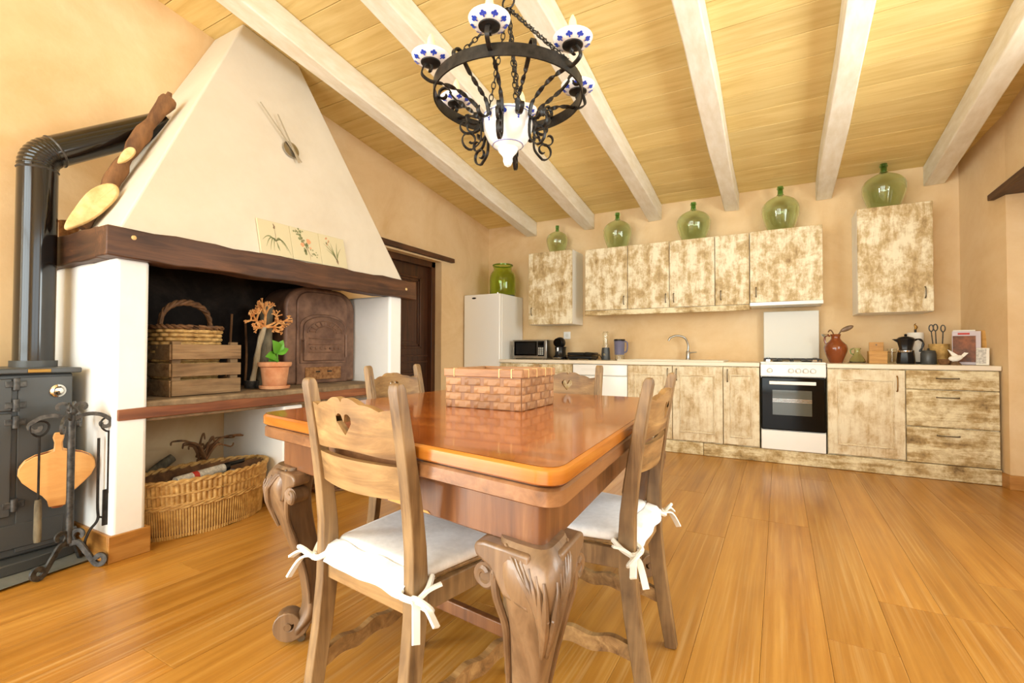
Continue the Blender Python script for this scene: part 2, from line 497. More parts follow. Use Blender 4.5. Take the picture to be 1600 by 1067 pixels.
# ---- ceiling: roof slab, pine boards and painted beams
c = MB()
c.hexa([(XL - .2, YR - .2, zc(YR - .2) + .03), (2.2, YR - .2, zc(YR - .2) + .03), (2.2, YB + .2, zc(YB + .2) + .03), (XL - .2, YB + .2, zc(YB + .2) + .03)],
       [(XL - .2, YR - .2, zc(YR - .2) + .2), (2.2, YR - .2, zc(YR - .2) + .2), (2.2, YB + .2, zc(YB + .2) + .2), (XL - .2, YB + .2, zc(YB + .2) + .2)])
ce = struct(c.build('ceiling', M['ceil'], smooth=False))
BX = [-2.80, -2.01, -1.22, -0.43, 0.39, 1.21]
bw = 0.235
ang = -math.atan(SL)
bm_cache = {}
def board_mesh(L):
    L = round(L, 3)
    if L not in bm_cache:
        bm_cache[L] = MB().bx(0.001, L - .001, .002, bw - .002, 0, .028).mesh('board', M['ceil'], False)
    return bm_cache[L]
k = 0
y = YB
while y > YR:
    cuts = [XL - .1] + ([BX[1], BX[3]] if k % 2 else [BX[0], BX[2], BX[4]]) + [1.9]
    for a, b in zip(cuts, cuts[1:]):
        inst('board', board_mesh(b - a), ce, (a, y - bw * cos(ang), zc(y - bw * cos(ang)) ), (ang, 0, 0), bevel=.003)
    y -= bw * cos(ang)
    k += 1
BL = ['white painted ceiling beam nearest the chimney hood, the leftmost of six', 'white ceiling beam ending just right of the narrow upper cabinet, second from left',
      'white ceiling beam ending between the two left bottles of the long cupboard row, third from left', 'white ceiling beam running almost upright in the picture, fourth from left',
      'white ceiling beam ending right of the fourth green bottle, fifth from left', 'white ceiling beam along the right wall, rightmost of the six']
for i, xx in enumerate(BX):
    b = MB()
    wv = .07
    rings = []
    for q in range(15):
        yy = YB - .002 + (YR - YB + .004) * q / 14
        j = lambda s: .006 * sin(q * 1.7 + i * 2.3 + s)
        rings.append([(xx - wv + j(0), yy, zc(yy) - .182 + j(1)), (xx + wv + j(2), yy, zc(yy) - .182 + j(3)), (xx + wv + j(2), yy, zc(yy) - .001), (xx - wv + j(0), yy, zc(yy) - .001)])
    b.loft(rings)
    o = b.build('ceiling_beam', M['beam'], bevel=.008)
    tag(o, BL[i], 'beam', 'white ceiling beams')

# ---- skirting boards
s = MB().bx(XL, XL + .016, D1 + .04, YF - .01, 0, .1).bx(XL, XL + .016, -.8, .2, 0, .1)
struct(s.build('baseboard_left', M['skirt'], bevel=.003))
s = MB()
s.hexa([(1.437, 4.885, 0), (1.452, 4.795, 0), (1.47, 4.795, 0), (1.455, 4.885, 0)], [(1.437, 4.885, .105), (1.452, 4.795, .105), (1.47, 4.795, .105), (1.455, 4.885, .105)])
s.bx(1.452, 1.95, 4.792, 4.81, 0, .105)
struct(s.build('baseboard_right', M['skirt'], bevel=.003))

# ---- the brown panelled door left of the refrigerator
d = struct(MB().bx(XL - .19, XL - .15, D0 + .06, D1 - .06, .01, DZ - .05).build('door_1', M['doorwood'], bevel=.003), 'dark brown panelled wooden door right of the fireplace')
fr = MB().bx(XL - .2, XL - .09, D0, D0 + .07, 0, DZ).bx(XL - .2, XL - .09, D1 - .07, D1, 0, DZ).bx(XL - .2, XL - .09, D0, D1, DZ - .07, DZ)
fr.build('door_frame', M['doorwood'], d, bevel=.004)
for z0, z1 in ((.18, .78), (1.02, 1.84)):
    p = MB()
    y0, y1 = D0 + .2, D1 - .2
    X = XL - .15
    for a, b_ in ((.0, .014), (.03, .009)):
        p.bx(X, X + b_, y0 + a, y1 - a, z0 + a, z0 + a + .022).bx(X, X + b_, y0 + a, y1 - a, z1 - a - .022, z1 - a)
        p.bx(X, X + b_, y0 + a, y0 + a + .022, z0 + a, z1 - a).bx(X, X + b_, y1 - a - .022, y1 - a, z0 + a, z1 - a)
    p.bx(X, X + .006, y0 + .08, y1 - .08, z0 + .08, z1 - .08)
    p.build('door_panel', M['doorwood'], d, bevel=.003)
p = MB().bx(XL - .15, XL - .135, D0 + .08, D1 - .08, .86, .875).bx(XL - .15, XL - .135, D0 + .08, D1 - .08, .93, .945)
p.build('rail_moulding', M['doorwood'], d, bevel=.002)
# lintels
o = MB().hexa([(XL - .02, 3.2, 2.06), (XL + .05, 3.2, 2.06), (XL + .05, 4.66, 2.055), (XL - .02, 4.66, 2.055)], [(XL - .02, 3.2, 2.118), (XL + .05, 3.2, 2.118), (XL + .045, 4.66, 2.105), (XL - .02, 4.66, 2.105)]).build('trim_1', M['mantel'], bevel=.006)
struct(o, 'dark wooden lintel above the brown door')
o = MB().hexa([(1.41, 3.6, 2.13), (1.75, 3.6, 2.13), (1.75, 4.97, 2.16), (1.405, 4.97, 2.16)], [(1.41, 3.6, 2.24), (1.75, 3.6, 2.24), (1.75, 4.97, 2.205), (1.405, 4.97, 2.205)]).build('trim_2', M['mantel'], bevel=.006)
struct(o, 'dark wooden lintel at the right edge of the picture')

# ================================================================ FIREPLACE
XF = -2.74
P0, P1, P2, P3 = 1.04, 1.18, 2.86, 3.0
fp = thing('fireplace', 'white plastered fireplace with tapering chimney hood and dark wooden mantel', 'fireplace', (XL, (P0 + P3) / 2, 0))
ox, oy = XL, (P0 + P3) / 2
def L_(b):  # world -> fireplace-local
    return b.fn(lambda a, c_, d_: (a - ox, c_ - oy, d_))
L_(MB().bx(XL + .002, XF, P0, P1, 0, 1.44)).build('pillar', M['white_plaster'], fp, bevel=.018, seg=3)
L_(MB().bx(XL + .002, XF, P2, P3, 0, 1.44)).build('pillar', M['white_plaster'], fp, bevel=.018, seg=3)
# hood: tapering shell up to the ceiling
def zt(y): return zc(y) - .0
h = MB()
bot = [(XL + .002, P0 + .005, 1.575), (XF + .005, P0 + .005, 1.575), (XF + .005, P3 + .005, 1.575), (XL + .002, P3 + .005, 1.575)]
top = [(XL + .002, 1.86, zc(1.86)), (-3.12, 1.86, zc(1.86)), (-3.12, 2.285, zc(2.285)), (XL + .002, 2.285, zc(2.285))]
h.hexa(bot, top)
L_(h).build('hood', M['hood'], fp, bevel=.012, seg=3)
def hood_x(z): return (XF + .005) + (-3.12 - (XF + .005)) * (z - 1.575) / (3.16 - 1.575)
# mantel: front beam and the side return
rings = []
for q in range(23):
    yy = .985 + (3.13 - .985) * q / 22
    j = lambda s, a=.004: a * sin(q * 1.3 + s) + a * .6 * sin(q * 2.9 + s * 2)
    rings.append([(XF + .045 + j(0), yy, 1.432 + j(1)), (XF + .045 + j(2), yy, 1.578 + j(3)), (XF - .08, yy, 1.578 + j(3)), (XF - .08, yy, 1.432 + j(1))])
L_(MB().loft(rings)).build('mantel_beam', M['mantel'], fp, bevel=.006)
rings = []
for q in range(9):
    xx = XF - .082 + (XL + .004 - XF + .08) * q / 8
    j = lambda s: .004 * sin(q * 1.9 + s)
    rings.append([(xx, .99 + j(0), 1.432 + j(1)), (xx, .99 + j(2), 1.585 + j(3)), (xx, 1.10, 1.585 + j(3)), (xx, 1.10, 1.432 + j(1))])
L_(MB().loft(rings)).build('mantel_beam', M['mantel_x'], fp, bevel=.006)
for yy, zz in ((1.09, 1.535), (3.0, 1.505)):
    L_(MB().lathe([(.011, 0), (.011, .004), (.004, .007)], 10, (XF + .046, yy, zz), m=Matrix.Rotation(radians(90), 3, 'Y'))).build('peg', M['sawn'], fp)
# hearth slab, edge board, sooty lining, wall below the hearth
L_(MB().bx(XL + .01, XF - .012, P1 - .001, P2 + .001, .64, .742)).build('hearth_slab', M['hearth'], fp, bevel=.01)
rings = []
for q in range(17):
    yy = 1.055 + (2.98 - 1.055) * q / 16
    j = .003 * sin(q * 1.7)
    rings.append([(XF + .012 + j, yy, .660), (XF + .012 + j, yy, .712 + j), (XF - .011, yy, .712 + j), (XF - .011, yy, .660)])
L_(MB().loft(rings)).build('edge_board', M['redboard'], fp, bevel=.003)
L_(MB().bx(XL + .004, XL + .03, P1 - .001, P2 + .001, .742, 1.574).bx(XL + .03, XF - .1, P1 - .002, P1 + .006, .742, 1.5).bx(XL + .03, XF - .1, P1, P2, 1.56, 1.574).bx(XL + .03, XL + .14, P2 - .006, P2 + .002, .742, 1.5)).build('soot_lining', M['soot'], fp)
L_(MB().bx(XL + .004, XL + .03, P1, P2, 0, .64)).build('niche_wall', M['wall'], fp)
L_(MB().bx(XL + .03, XF - .02, 1.94, 2.08, 0, .64)).build('hearth_pier', M['white_plaster'], fp, bevel=.012)
L_(MB().bx(XF - .02, XF - .005, 1.925, 2.095, 0, .12).bx(XL + .03, XF - .02, 1.925, 1.94, 0, .12)).build('skirting', M['skirt'], fp, bevel=.003)
sk = MB().bx(XF, XF + .016, P0 - .016, P1 + .016, 0, .125).bx(XL + .3, XF, P0 - .016, P0, 0, .125).bx(XL + .3, XF, P1, P1 + .016, 0, .125)
L_(sk).build('skirting', M['skirt'], fp, bevel=.003)
sk = MB().bx(XF, XF + .016, P2 - .016, P3 + .016, 0, .125).bx(XL + .03, XF, P2 - .016, P2, 0, .125)
L_(sk).build('skirting', M['skirt'], fp, bevel=.003)

# clock on the hood: hub and two bare hands
hn = Vector((3.16 - 1.575, 0, -(-3.12 - XF - .005))).normalized()   # outward normal of the hood face
tv = Vector((-hn.z, 0, hn.x))                                       # up along the hood face
def on_hood(y, z, off=0.0):
    return Vector((hood_x(z), y, z)) + hn * off
cy, cz_ = 2.085, 2.375
ck = thing('wall_clock', 'frameless clock with steel hub and two bare hands on chimney hood', 'clock', on_hood(cy, cz_))
Rm = Matrix((Vector((0, 1, 0)), tv, hn)).transposed()
ck.rotation_euler = Rm.to_euler()
MB().lathe([(.0, 0), (.058, 0), (.06, .006), (.058, .014), (.0, .016)], 32).build('hub', M['steel'], ck)
def hand(a, L0, L1, z, wd):
    m = MB().hexa([(-wd, -L0, z), (wd, -L0, z), (wd * .6, L1, z), (-wd * .6, L1, z)], [(-wd, -L0, z + .003), (wd, -L0, z + .003), (wd * .6, L1, z + .003), (-wd * .6, L1, z + .003)])
    return m.xf(Matrix.Rotation(a, 4, 'Z'))
hand(radians(37), .10, .325, .022, .006).build('minute_hand', M['hand'], ck)
hand(radians(20), .10, .235, .028, .008).build('hour_hand', M['hand'], ck)

# botanical tiles standing on the mantel
tp = thing('botanical_tile_panel', 'row of three cream tiles with printed flowers above mantel', 'tile panel', on_hood(2.085, 1.583, .002))
tp.rotation_euler = Rm.to_euler()
tw = .222
for i in range(3):
    x0 = (i - 1) * tw
    tl = MB().bx(x0 - tw / 2 + .001, x0 + tw / 2 - .001, 0, .228, 0, .012).build('tile', M['tile'], tp, bevel=.003)
    g, pk, br = MB(), MB(), MB()
    def stroke(mb, pts, wd):
        n = len(pts)
        L, Rr = [], []
        for q, (a, b_) in enumerate(pts):
            a2, b2 = pts[min(q + 1, n - 1)]; a1, b1 = pts[max(q - 1, 0)]
            t = Vector((a2 - a1, b2 - b1)); t = t.normalized() if t.length else Vector((0, 1))
            ww = wd * (1 - .75 * abs(2 * q / (n - 1) - .8))
            L.append((x0 + a - t.y * ww, b_ + t.x * ww, .0126)); Rr.append((x0 + a + t.y * ww, b_ - t.x * ww, .0126))
        for q in range(n - 1):
            mb.add([L[q], Rr[q], Rr[q + 1], L[q + 1]], [(0, 1, 2, 3)])
    def dot(mb, a, b_, r, n=9, z=.0127):
        mb.add([(x0 + a + r * cos(2 * pi * q / n) * random.uniform(.75, 1.2), b_ + r * sin(2 * pi * q / n) * random.uniform(.75, 1.2), z) for q in range(n)], [tuple(range(n))])
    if i == 0:
        for e, hgt in ((-.09, .09), (-.07, .05), (-.045, .03), (.05, .08), (.075, .045), (.095, .02), (-.02, .03)):
            stroke(g, [(e * u, .095 + (.03 * sin(u * pi)) - (.095 - hgt) * u * u) for u in [q / 8 for q in range(9)]], .005)
        stroke(br, [(.0, .09), (.002, .14), (.0, .19)], .002)
        for q in range(5): dot(br, -.002 + .004 * sin(q), .185 + q * .006, .007 - q * .0008)
        stroke(g, [(.005, .09), (.012, .06), (.02, .035)], .006)
    elif i == 1:
        for q in range(34):
            u = random.random()
            dot(g, -.055 + .08 * u + random.uniform(-.035, .035), .20 - .13 * u + random.uniform(-.03, .03), random.uniform(.005, .012), 7)
        for a, b_, r in ((.022, .145, .019), (-.03, .115, .016), (.03, .10, .008)): dot(pk, a, b_, r, 11, .0132)
        stroke(br, [(-.07, .215), (-.04, .17), (.0, .1), (.02, .05), (.018, .01)], .004)
        for q in range(9): dot(g, .03 + .05 * random.random(), .04 + .045 * random.random(), .005, 6)
    else:
        for e, t_, sp in ((-.08, .16, .02), (-.05, .17, .01), (-.02, .175, 0), (.035, .185, 0), (.07, .15, -.01), (-.06, .12, .02)):
            stroke(g, [(.02 + (e - .02) * u + sp * sin(u * pi), .04 + (t_ - .04) * u) for u in [q / 8 for q in range(9)]], .0045)
        for q in range(9): dot(pk if q % 3 else g, -.035 + random.uniform(-.02, .02), .175 + random.uniform(-.02, .03), .006, 7)
        stroke(br, [(.02, .06), (.022, .04), (.026, .02)], .012)
    g.build('leaf_print', M['print_green'], tl, smooth=False)
    if pk.v: pk.build('flower_print', M['print_pink'], tl, smooth=False)
    br.build('stem_print', M['print_brown'], tl, smooth=False)
# ================================================================ WOOD STOVE AND HEARTH TOOLS
def spiral(c, r0_, r1_, a0, a1, n, plane):
    """points on a spiral in a plane given by two unit vectors"""
    e1, e2 = Vector(plane[0]), Vector(plane[1])
    out = []
    for q in range(n):
        u = q / (n - 1)
        a = a0 + (a1 - a0) * u
        r = r0_ + (r1_ - r0_) * u
        out.append(Vector(c) + e1 * (r * cos(a)) + e2 * (r * sin(a)))
    return out
def smooth_pts(pts, n=8):
    """Catmull-Rom through pts"""
    P = [Vector(p) for p in pts]
    out = []
    for i in range(len(P) - 1):
        p0, p1, p2, p3 = P[max(i - 1, 0)], P[i], P[i + 1], P[min(i + 2, len(P) - 1)]
        for q in range(n):
            t = q / n
            out.append(0.5 * ((2 * p1) + (p2 - p0) * t + (2 * p0 - 5 * p1 + 4 * p2 - p3) * t * t + (3 * p1 - p0 - 3 * p2 + p3) * t ** 3))
    out.append(P[-1])
    return out
RECT = lambda a, b: [(-a, -b), (a, -b), (a, b), (-a, b)]

tag(MB().hexa([(XL + .02, .2, -.001), (-2.82, .2, -.001), (-2.845, 1.0, -.001), (XL + .02, 1.0, -.001)], [(XL + .02, .2, .012), (-2.72, .2, .012), (-2.84, 1.0, .012), (XL + .02, 1.0, .012)]).build('floor_slab', M['slate'], bevel=.003), 'grey slate floor plate under the black wood stove', 'floor plate')

st = thing('wood_stove', 'black steel wood stove with hinged glass doors at left edge', 'stove', (-3.2, .62, .012))
# local: x toward the room, y along the wall
MB().bx(-.2, .19, -.36, .36, .05, .875).build('body', M['blackmatte'], st, bevel=.012)
MB().bx(-.22, .215, -.385, .385, .875, .9).build('top_plate', M['blackmatte'], st, bevel=.006)
MB().prism([(-.2, -.37), (.22, -.37), (.27, -.2), (.28, 0), (.27, .2), (.22, .37), (-.2, .37)], 0, .05).build('base', M['blackmatte'], st, bevel=.006)
MB().bx(.19, .197, .165, .355, .07, .86).build('side_panel', M['blackmatte'], st, bevel=.006)
d1 = MB().bx(.19, .208, -.33, .145, .71, .855).build('upper_door', M['blackmatte'], st, bevel=.005)
MB().bx(.208, .2095, -.29, .09, .745, .82).build('pane', M['glassblack'], d1)
d2 = MB().bx(.19, .21, -.33, .145, .24, .70).build('lower_door', M['blackmatte'], st, bevel=.005)
MB().bx(.21, .2115, -.28, .085, .30, .64).build('pane', M['glassblack'], d2)
for d_, zz in ((d1, .735), (d1, .83), (d2, .66), (d2, .29)):
    MB().lathe([(.012, -.028), (.012, .028)], 10, (.213, .155, zz)).bx(.205, .212, .12, .19, zz - .014, zz + .014).build('hinge', M['greyiron'], d_, bevel=.002)
MB().bx(.19, .2, -.33, .33, .09, .2).build('ash_door', M['blackmatte'], st, bevel=.004)
MB().lathe([(.0, 0), (.028, 0), (.03, .006), (.02, .012), (.016, .02), (.0, .024)], 20, (.198, .30, .79), m=Matrix.Rotation(radians(90), 3, 'Y')).build('air_knob', M['chrome'], st)
MB().bx(.214, .222, .19, .27, .879, .896).build('badge', M['brass'], st, bevel=.003)

# stove pipe: upright, segmented elbow and sloping run into the hood
sp = thing('stove_pipe', 'glossy black stove pipe rising from stove and bending into chimney hood', 'pipe', (-3.24, .9, .913))
path = [(0, 0, 0), (0, 0, .5), (0, 0, 1.0)]
MB().tube(path, .077, 28).build('upright_pipe', M['pipe'], sp)
el = [(0, .11 * (1 - cos(a)), 1.0 + .11 * sin(a)) for a in [radians(q) for q in range(0, 56, 5)]]
ex = MB()
ep, er = [], []
for q in range(0, 57):
    a = radians(55 * q / 56)
    ep.append((0, .11 * (1 - cos(a)), 1.0 + .11 * sin(a))); er.append(.0775 + .0016 * sin(q * 2 * pi / 7))
ex.tube(ep, er, 28, cap=False).build('elbow', M['pipe'], sp, angle=80)
e = Vector(el[-1]); dirv = Vector((0, sin(radians(55)), cos(radians(55)))).normalized()
MB().tube([e, e + dirv * .3, e + dirv * .62], .077, 28).build('sloping_pipe', M['pipe'], sp)
for p_, dv in ((Vector((0, 0, .985)), Vector((0, 0, 1))), (e + dirv * .02, dirv)):
    MB().tube([p_ - dv * .006, p_, p_ + dv * .006], [.0775, .0815, .0775], 28, cap=False).build('joint_ring', M['greyiron'], sp)
MB().tube([(0, 0, -.012), (0, 0, .03)], .088, 28).build('collar', M['blackmatte'], sp)

# little rusty pot on the side mantel
pt = thing('rusty_pot', 'small rusty metal pot on the side of the mantel', 'pot', (-3.33, 1.065, 1.5905))
MB().lathe([(.0, 0), (.046, 0), (.052, .01), (.054, .085), (.058, .09), (.056, .094), (.05, .09), (.048, .012), (.0, .008)], 22).build('body', M['rust'], pt)
MB().tube([(.055, -.01, .085), (.072, -.006, .095), (.076, 0, .09), (.066, .008, .082)], .005, 8).build('lug', M['iron'], pt)

# lopped branch leaning along the hood
br = thing('lopped_branch', 'rough brown branch with pale sawn faces leaning along the chimney hood', 'branch', (-3.1, 1.05, 1.588))
bp = smooth_pts([(0, -.035, .035), (.005, .075, .25), (0, .165, .46), (.0, .262, .67), (0, .365, .87)], 6)
rr = [.036 + .007 * sin(q * .9) for q in range(len(bp))]
MB().tube(bp, rr, 12).fn(lambda a, b_, c_: (a + .004 * sin(c_ * 40 + b_ * 30), b_ + .004 * sin(c_ * 55), c_)).build('stick', M['bark'], br)
MB().tube([(.01, .35, .83), (.015, .357, .885), (.02, .36, .905)], [.02, .017, .012], 8).tube([(0, .36, .83), (-.01, .39, .88)], [.02, .014], 8).build('fork', M['bark'], br)
Ez = Vector((.88, -.45, .1)).normalized(); Ey = Vector((0, .62, .78)); Ey = (Ey - Ez * Ey.dot(Ez)).normalized(); Ex = Ey.cross(Ez)
def sawn(L, wd, c):
    m = MB()
    m.lathe([(0, 0), (1, 0), (1.0, .5), (.93, 1.0), (0, 1.0)], 28, sx=wd, sy=L)
    m.fn(lambda a, b_, c_: (a * (1 + .35 * b_ / L), b_, c_ * .02 + .006 * sin(b_ * 30)))
    return m.xf(Matrix.Translation(c) @ Matrix((Ex, Ey, Ez)).transposed().to_4x4())
sawn(.165, .05, (.052, .0, .135)).build('sawn_face', M['sawn'], br, bevel=.004)
sawn(.06, .022, (.038, .148, .45)).build('sawn_face', M['sawn'], br, bevel=.003)

# ---- companion set: stand, poker, shovel, bellows
ts = thing('fire_tool_stand', 'wrought iron fire tool stand with scroll feet beside black stove', 'tool stand', (-2.82, .915, 0))
MB().tube([(0, 0, .12), (0, 0, .70)], .014, 10).build('post', M['greyiron'], ts)
SEC = RECT(1.0, .55)
for a in (-1.27, .75, 2.45):
    e1 = (cos(a), sin(a), 0)
    g = lambda r, z: Vector((e1[0] * r * .66, e1[1] * r * .66, z))
    pts = [g(.0, .13), g(.03, .165), g(.05, .14)]
    pts = smooth_pts([g(0, .115), g(.05, .12), g(.10, .075), g(.15, .022), g(.178, .012)], 5) + spiral(g(.178, .038), .026, .011, -pi / 2, pi * 1.1, 14, (e1, (0, 0, 1)))[1:]
    MB().tube(pts, .0105, sec=SEC, ref=(-e1[1], e1[0], 0)).build('foot', M['greyiron'], ts)
    pts = spiral(g(.055, .155), .03, .012, radians(250), radians(-60), 14, (e1, (0, 0, 1)))
    MB().tube([g(.002, .135)] + pts, .008, sec=SEC, ref=(-e1[1], e1[0], 0)).build('foot_scroll', M['greyiron'], ts)
for a in (-2.0, -.55, 1.15, 2.6):
    e1 = (cos(a), sin(a), 0)
    g = lambda r, z: Vector((e1[0] * r, e1[1] * r, z))
    pts = smooth_pts([g(0, .675), g(.05, .7), g(.10, .695), g(.135, .67)], 5) + spiral(g(.115, .655), .025, .012, .6, -pi * 1.1, 10, (e1, (0, 0, 1)))[1:]
    MB().tube(pts, .0085, sec=SEC, ref=(-e1[1], e1[0], 0)).build('hook_arm', M['greyiron'], ts)
    MB().tube([g(.0, .70)] + spiral(g(.035, .735), .026, .011, radians(230), radians(-70), 12, (e1, (0, 0, 1))), .0065, sec=SEC, ref=(-e1[1], e1[0], 0)).build('top_scroll', M['greyiron'], ts)
MB().ball((0, 0, .715), .02, 12, 8).build('finial', M['greyiron'], ts)
def tool(name, label, a, kind):
    x_, y_ = -2.825 + .118 * cos(a), .93 + .118 * sin(a)
    t = thing(name, label, name.replace('fire_', ''), (x_, y_, .14))
    lp = [Vector((0, .027 * sin(q * 2 * pi / 16) * (1.15 - .25 * cos(q * 2 * pi / 16)), .505 - .034 * cos(q * 2 * pi / 16) )) for q in range(16)]
    MB().tube(lp, .0045, 8, closed=True).build('loop', M['iron'], t)
    MB().tube([(0, 0, .475), (0, 0, .18)], .0045, 8).build('rod', M['iron'], t)
    if kind == 'brush':
        MB().lathe([(.0, 0), (.012, .004), (.0145, .02), (.013, .17), (.011, .19), (.0, .192)], 12).build('bristle_head', M['greybark'], t)
    else:
        MB().hexa([(-.006, -.02, .03), (.0, -.02, .03), (.0, .02, .03), (-.006, .02, .03)], [(-.004, -.02, .2), (.002, -.02, .2), (.002, .02, .2), (-.004, .02, .2)]).build('blade', M['iron'], t, bevel=.003)
    return t
tool('fire_brush', 'thin fire tool with ribbed grey lower end hanging left of stand', -2.0 + .0, 'brush')
tool('fire_shovel', 'small fire shovel hanging on the right of the tool stand', 1.15, 'shovel')
pk_ = thing('fire_poker', 'bent iron poker hanging at the right rear of tool stand', 'poker', (-2.80, 1.012, .08))
MB().tube(smooth_pts([(-.01, .0, .5), (-.01, .0, .2), (-.005, .0, .12), (.0, -.03, .08), (.005, -.05, .03), (.0, -.04, .0)], 5), .006, 8).build('rod', M['iron'], pk_)
MB().tube([(-.01, 0, .13), (.005, .03, .12), (.01, .045, .09), (.01, .045, .05)], .005, 8).build('claw', M['iron'], pk_)

bl = thing('fireplace_bellows', 'light wooden bellows hung nozzle down on the fire tool stand', 'bellows', (-2.93, .905, .28), radians(-18))
def bell_out(sc=1.0):
    h_ = []
    prof = [(.028, 0), (.034, .03), (.05, .055), (.085, .09), (.115, .125), (.13, .16), (.128, .19), (.112, .215), (.08, .235), (.04, .245), (.016, .255), (.014, .29), (.02, .315), (.014, .33)]
    return [(a * sc, b_) for a, b_ in prof] + [(-a * sc, b_) for a, b_ in reversed(prof)]
MB().prism(bell_out(), .028, .04, lambda a, b_, c_: (c_, a, b_)).build('front_board', M['bellows'], bl, bevel=.004)
MB().prism(bell_out(), -.03, -.018, lambda a, b_, c_: (c_, a, b_)).build('back_board', M['bellows'], bl, bevel=.004)
MB().prism([p for p in bell_out(.95) if p[1] < .25], -.018, .028, lambda a, b_, c_: (c_, a, b_)).build('leather_side', M['leather'], bl)
MB().lathe([(.02, 0), (.024, .012), (.03, .03), (.028, .045)], 14, (0, 0, -.012)).build('nozzle', M['leather'], bl)

# ================================================================ ON THE HEARTH
HZ = .742
# crate
cr = thing('wooden_crate', 'weathered slatted wooden crate on the fireplace hearth', 'crate', (-3.025, 1.525, HZ + .001))
CX, CY, CH = .34, .375, .29      # x depth, y width, height
cx2, cy2 = CX / 2, CY / 2
for sx in (-1, 1):
    for sy in (-1, 1):
        MB().bx(sx * cx2 - sx * .028 - .014, sx * cx2 - sx * .028 + .014, sy * (cy2 - .03) - .022, sy * (cy2 - .03) + .022, .0, CH + .012).build('corner_post', M['crate'], cr, bevel=.002)
for z0, z1 in ((.0, .088), (.105, .18), (.2, .285)):
    for sx in (-1, 1):
        MB().bx(sx * cx2 - .007, sx * cx2 + .007, -cy2, cy2, z0 + .004 * random.random(), z1).build('slat', M['crate'], cr, bevel=.002)
    for sy in (-1, 1):
        MB().bx(-cx2 + .007, cx2 - .007, sy * cy2 - .007, sy * cy2 + .007, z0 + .004 * random.random(), z1).build('slat', M['crate'], cr, bevel=.002)
for q in range(4):
    x0 = -cx2 + .01 + q * (CX - .02) / 4
    MB().bx(x0 + .002, x0 + (CX - .02) / 4 - .002, -cy2 + .01, cy2 - .01, .004, .014).build('slat', M['crate'], cr, bevel=.002)

# handled wicker basket in the crate
def weave_ring(mb, path, amp, r, z, phase, n_stakes):
    """one woven strand: path(u)->(x,y,nx,ny)"""
    n = n_stakes * 4
    pts = []
    for q in range(n):
        u = q / n
        x_, y_, nx, ny = path(u)
        a = amp * sin(pi * n_stakes * u * 1.0 * 2 / 2 + phase)
        pts.append((x_ + nx * a, y_ + ny * a, z))
    mb.tube(pts, r, 6, closed=True)
def superell(a, b_, p=3.2):
    def f_(u):
        t = 2 * pi * u
        c_, s_ = cos(t), sin(t)
        x_ = a * (abs(c_) ** (2 / p)) * (1 if c_ >= 0 else -1)
        y_ = b_ * (abs(s_) ** (2 / p)) * (1 if s_ >= 0 else -1)
        n = Vector((x_ / a / a, y_ / b_ / b_)).normalized()
        return x_, y_, n.x, n.y
    return f_
wb = thing('handled_wicker_basket', 'wicker basket with arched handle sitting in the wooden crate', 'basket', (-3.045, 1.50, HZ + .02))
body = MB()
NST = 26
for q in range(15):
    zz = .014 + q * .0235
    s_ = .86 + .14 * q / 14
    weave_ring(body, superell(.125 * s_, .165 * s_), .006, .0115, zz, (q % 2) * pi, NST)
body.build('woven_body', M['wicker'], wb)
MB().lathe([(0, 0), (1, 0), (1, .012), (0, .012)], 24, sx=.10, sy=.13).build('base', M['wickerdark'], wb)
rim = MB()
for ph in (0, pi):
    pts = []
    for q in range(96):
        x_, y_, nx, ny = superell(.13, .171)(q / 96)
        pts.append((x_ + nx * .008 * sin(q * .8 + ph), y_ + ny * .008 * sin(q * .8 + ph), .365 + .007 * cos(q * .8 + ph)))
    rim.tube(pts, .009, 6, closed=True)
rim.build('rim', M['wickerdark'], wb)
hd = MB()
for ph in (0, 2.1, 4.2):
    pts = []
    for q in range(40):
        a = pi * q / 39
        r_ = .010
        pts.append((.0 + r_ * cos(q * .55 + ph), -.135 * cos(a) * (1 + .06 * sin(a)), .36 + .155 * sin(a) ** .8 + r_ * sin(q * .55 + ph)))
    hd.tube(pts, .0105, 7)
hd.build('handle', M['wickerdark'], wb)

# terracotta pot with saucer and seedling
tpot = thing('terracotta_pot', 'terracotta flower pot with saucer and green seedling on hearth', 'plant pot', (-2.90, 1.97, HZ + .001))
MB().lathe([(0, 0), (.082, 0), (.09, .004), (.094, .022), (.088, .024), (.08, .01), (0, .008)], 32).build('saucer', M['terracotta'], tpot)
MB().lathe([(0, .01), (.066, .01), (.07, .014), (.086, .142), (.099, .15), (.103, .168), (.101, .176), (.09, .176), (.086, .15), (0, .145)], 36).build('pot', M['terracotta'], tpot)
MB().lathe([(0, .14), (.085, .14), (.08, .156), (0, .16)], 20).build('soil', M['wickerdark'], tpot)
se = MB().tube(smooth_pts([(.0, .01, .155), (.005, .015, .2), (.0, .01, .26)], 4), .0045, 6).build('stem', M['leaf'], tpot)
def leaf(L, wd, M4):
    m = MB()
    n = 9
    vs, fs = [], []
    for q in range(n):
        u = q / (n - 1)
        ww = wd * sin(pi * min(1, u * .98 + .02) ** .8)
        z = .25 * L * sin(u * pi * .8) * .6
        vs += [(-ww, u * L, z + ww * .25), (0, u * L, z), (ww, u * L, z + ww * .25)]
    for q in range(n - 1):
        for j in (0, 1):
            fs.append((q * 3 + j, q * 3 + j + 1, q * 3 + j + 4, q * 3 + j + 3))
    vs2 = [(a, b_, c_ - .0015) for a, b_, c_ in vs]
    m.add(vs, fs).add(vs2, [tuple(reversed(f_)) for f_ in fs])
    return m.xf(M4)
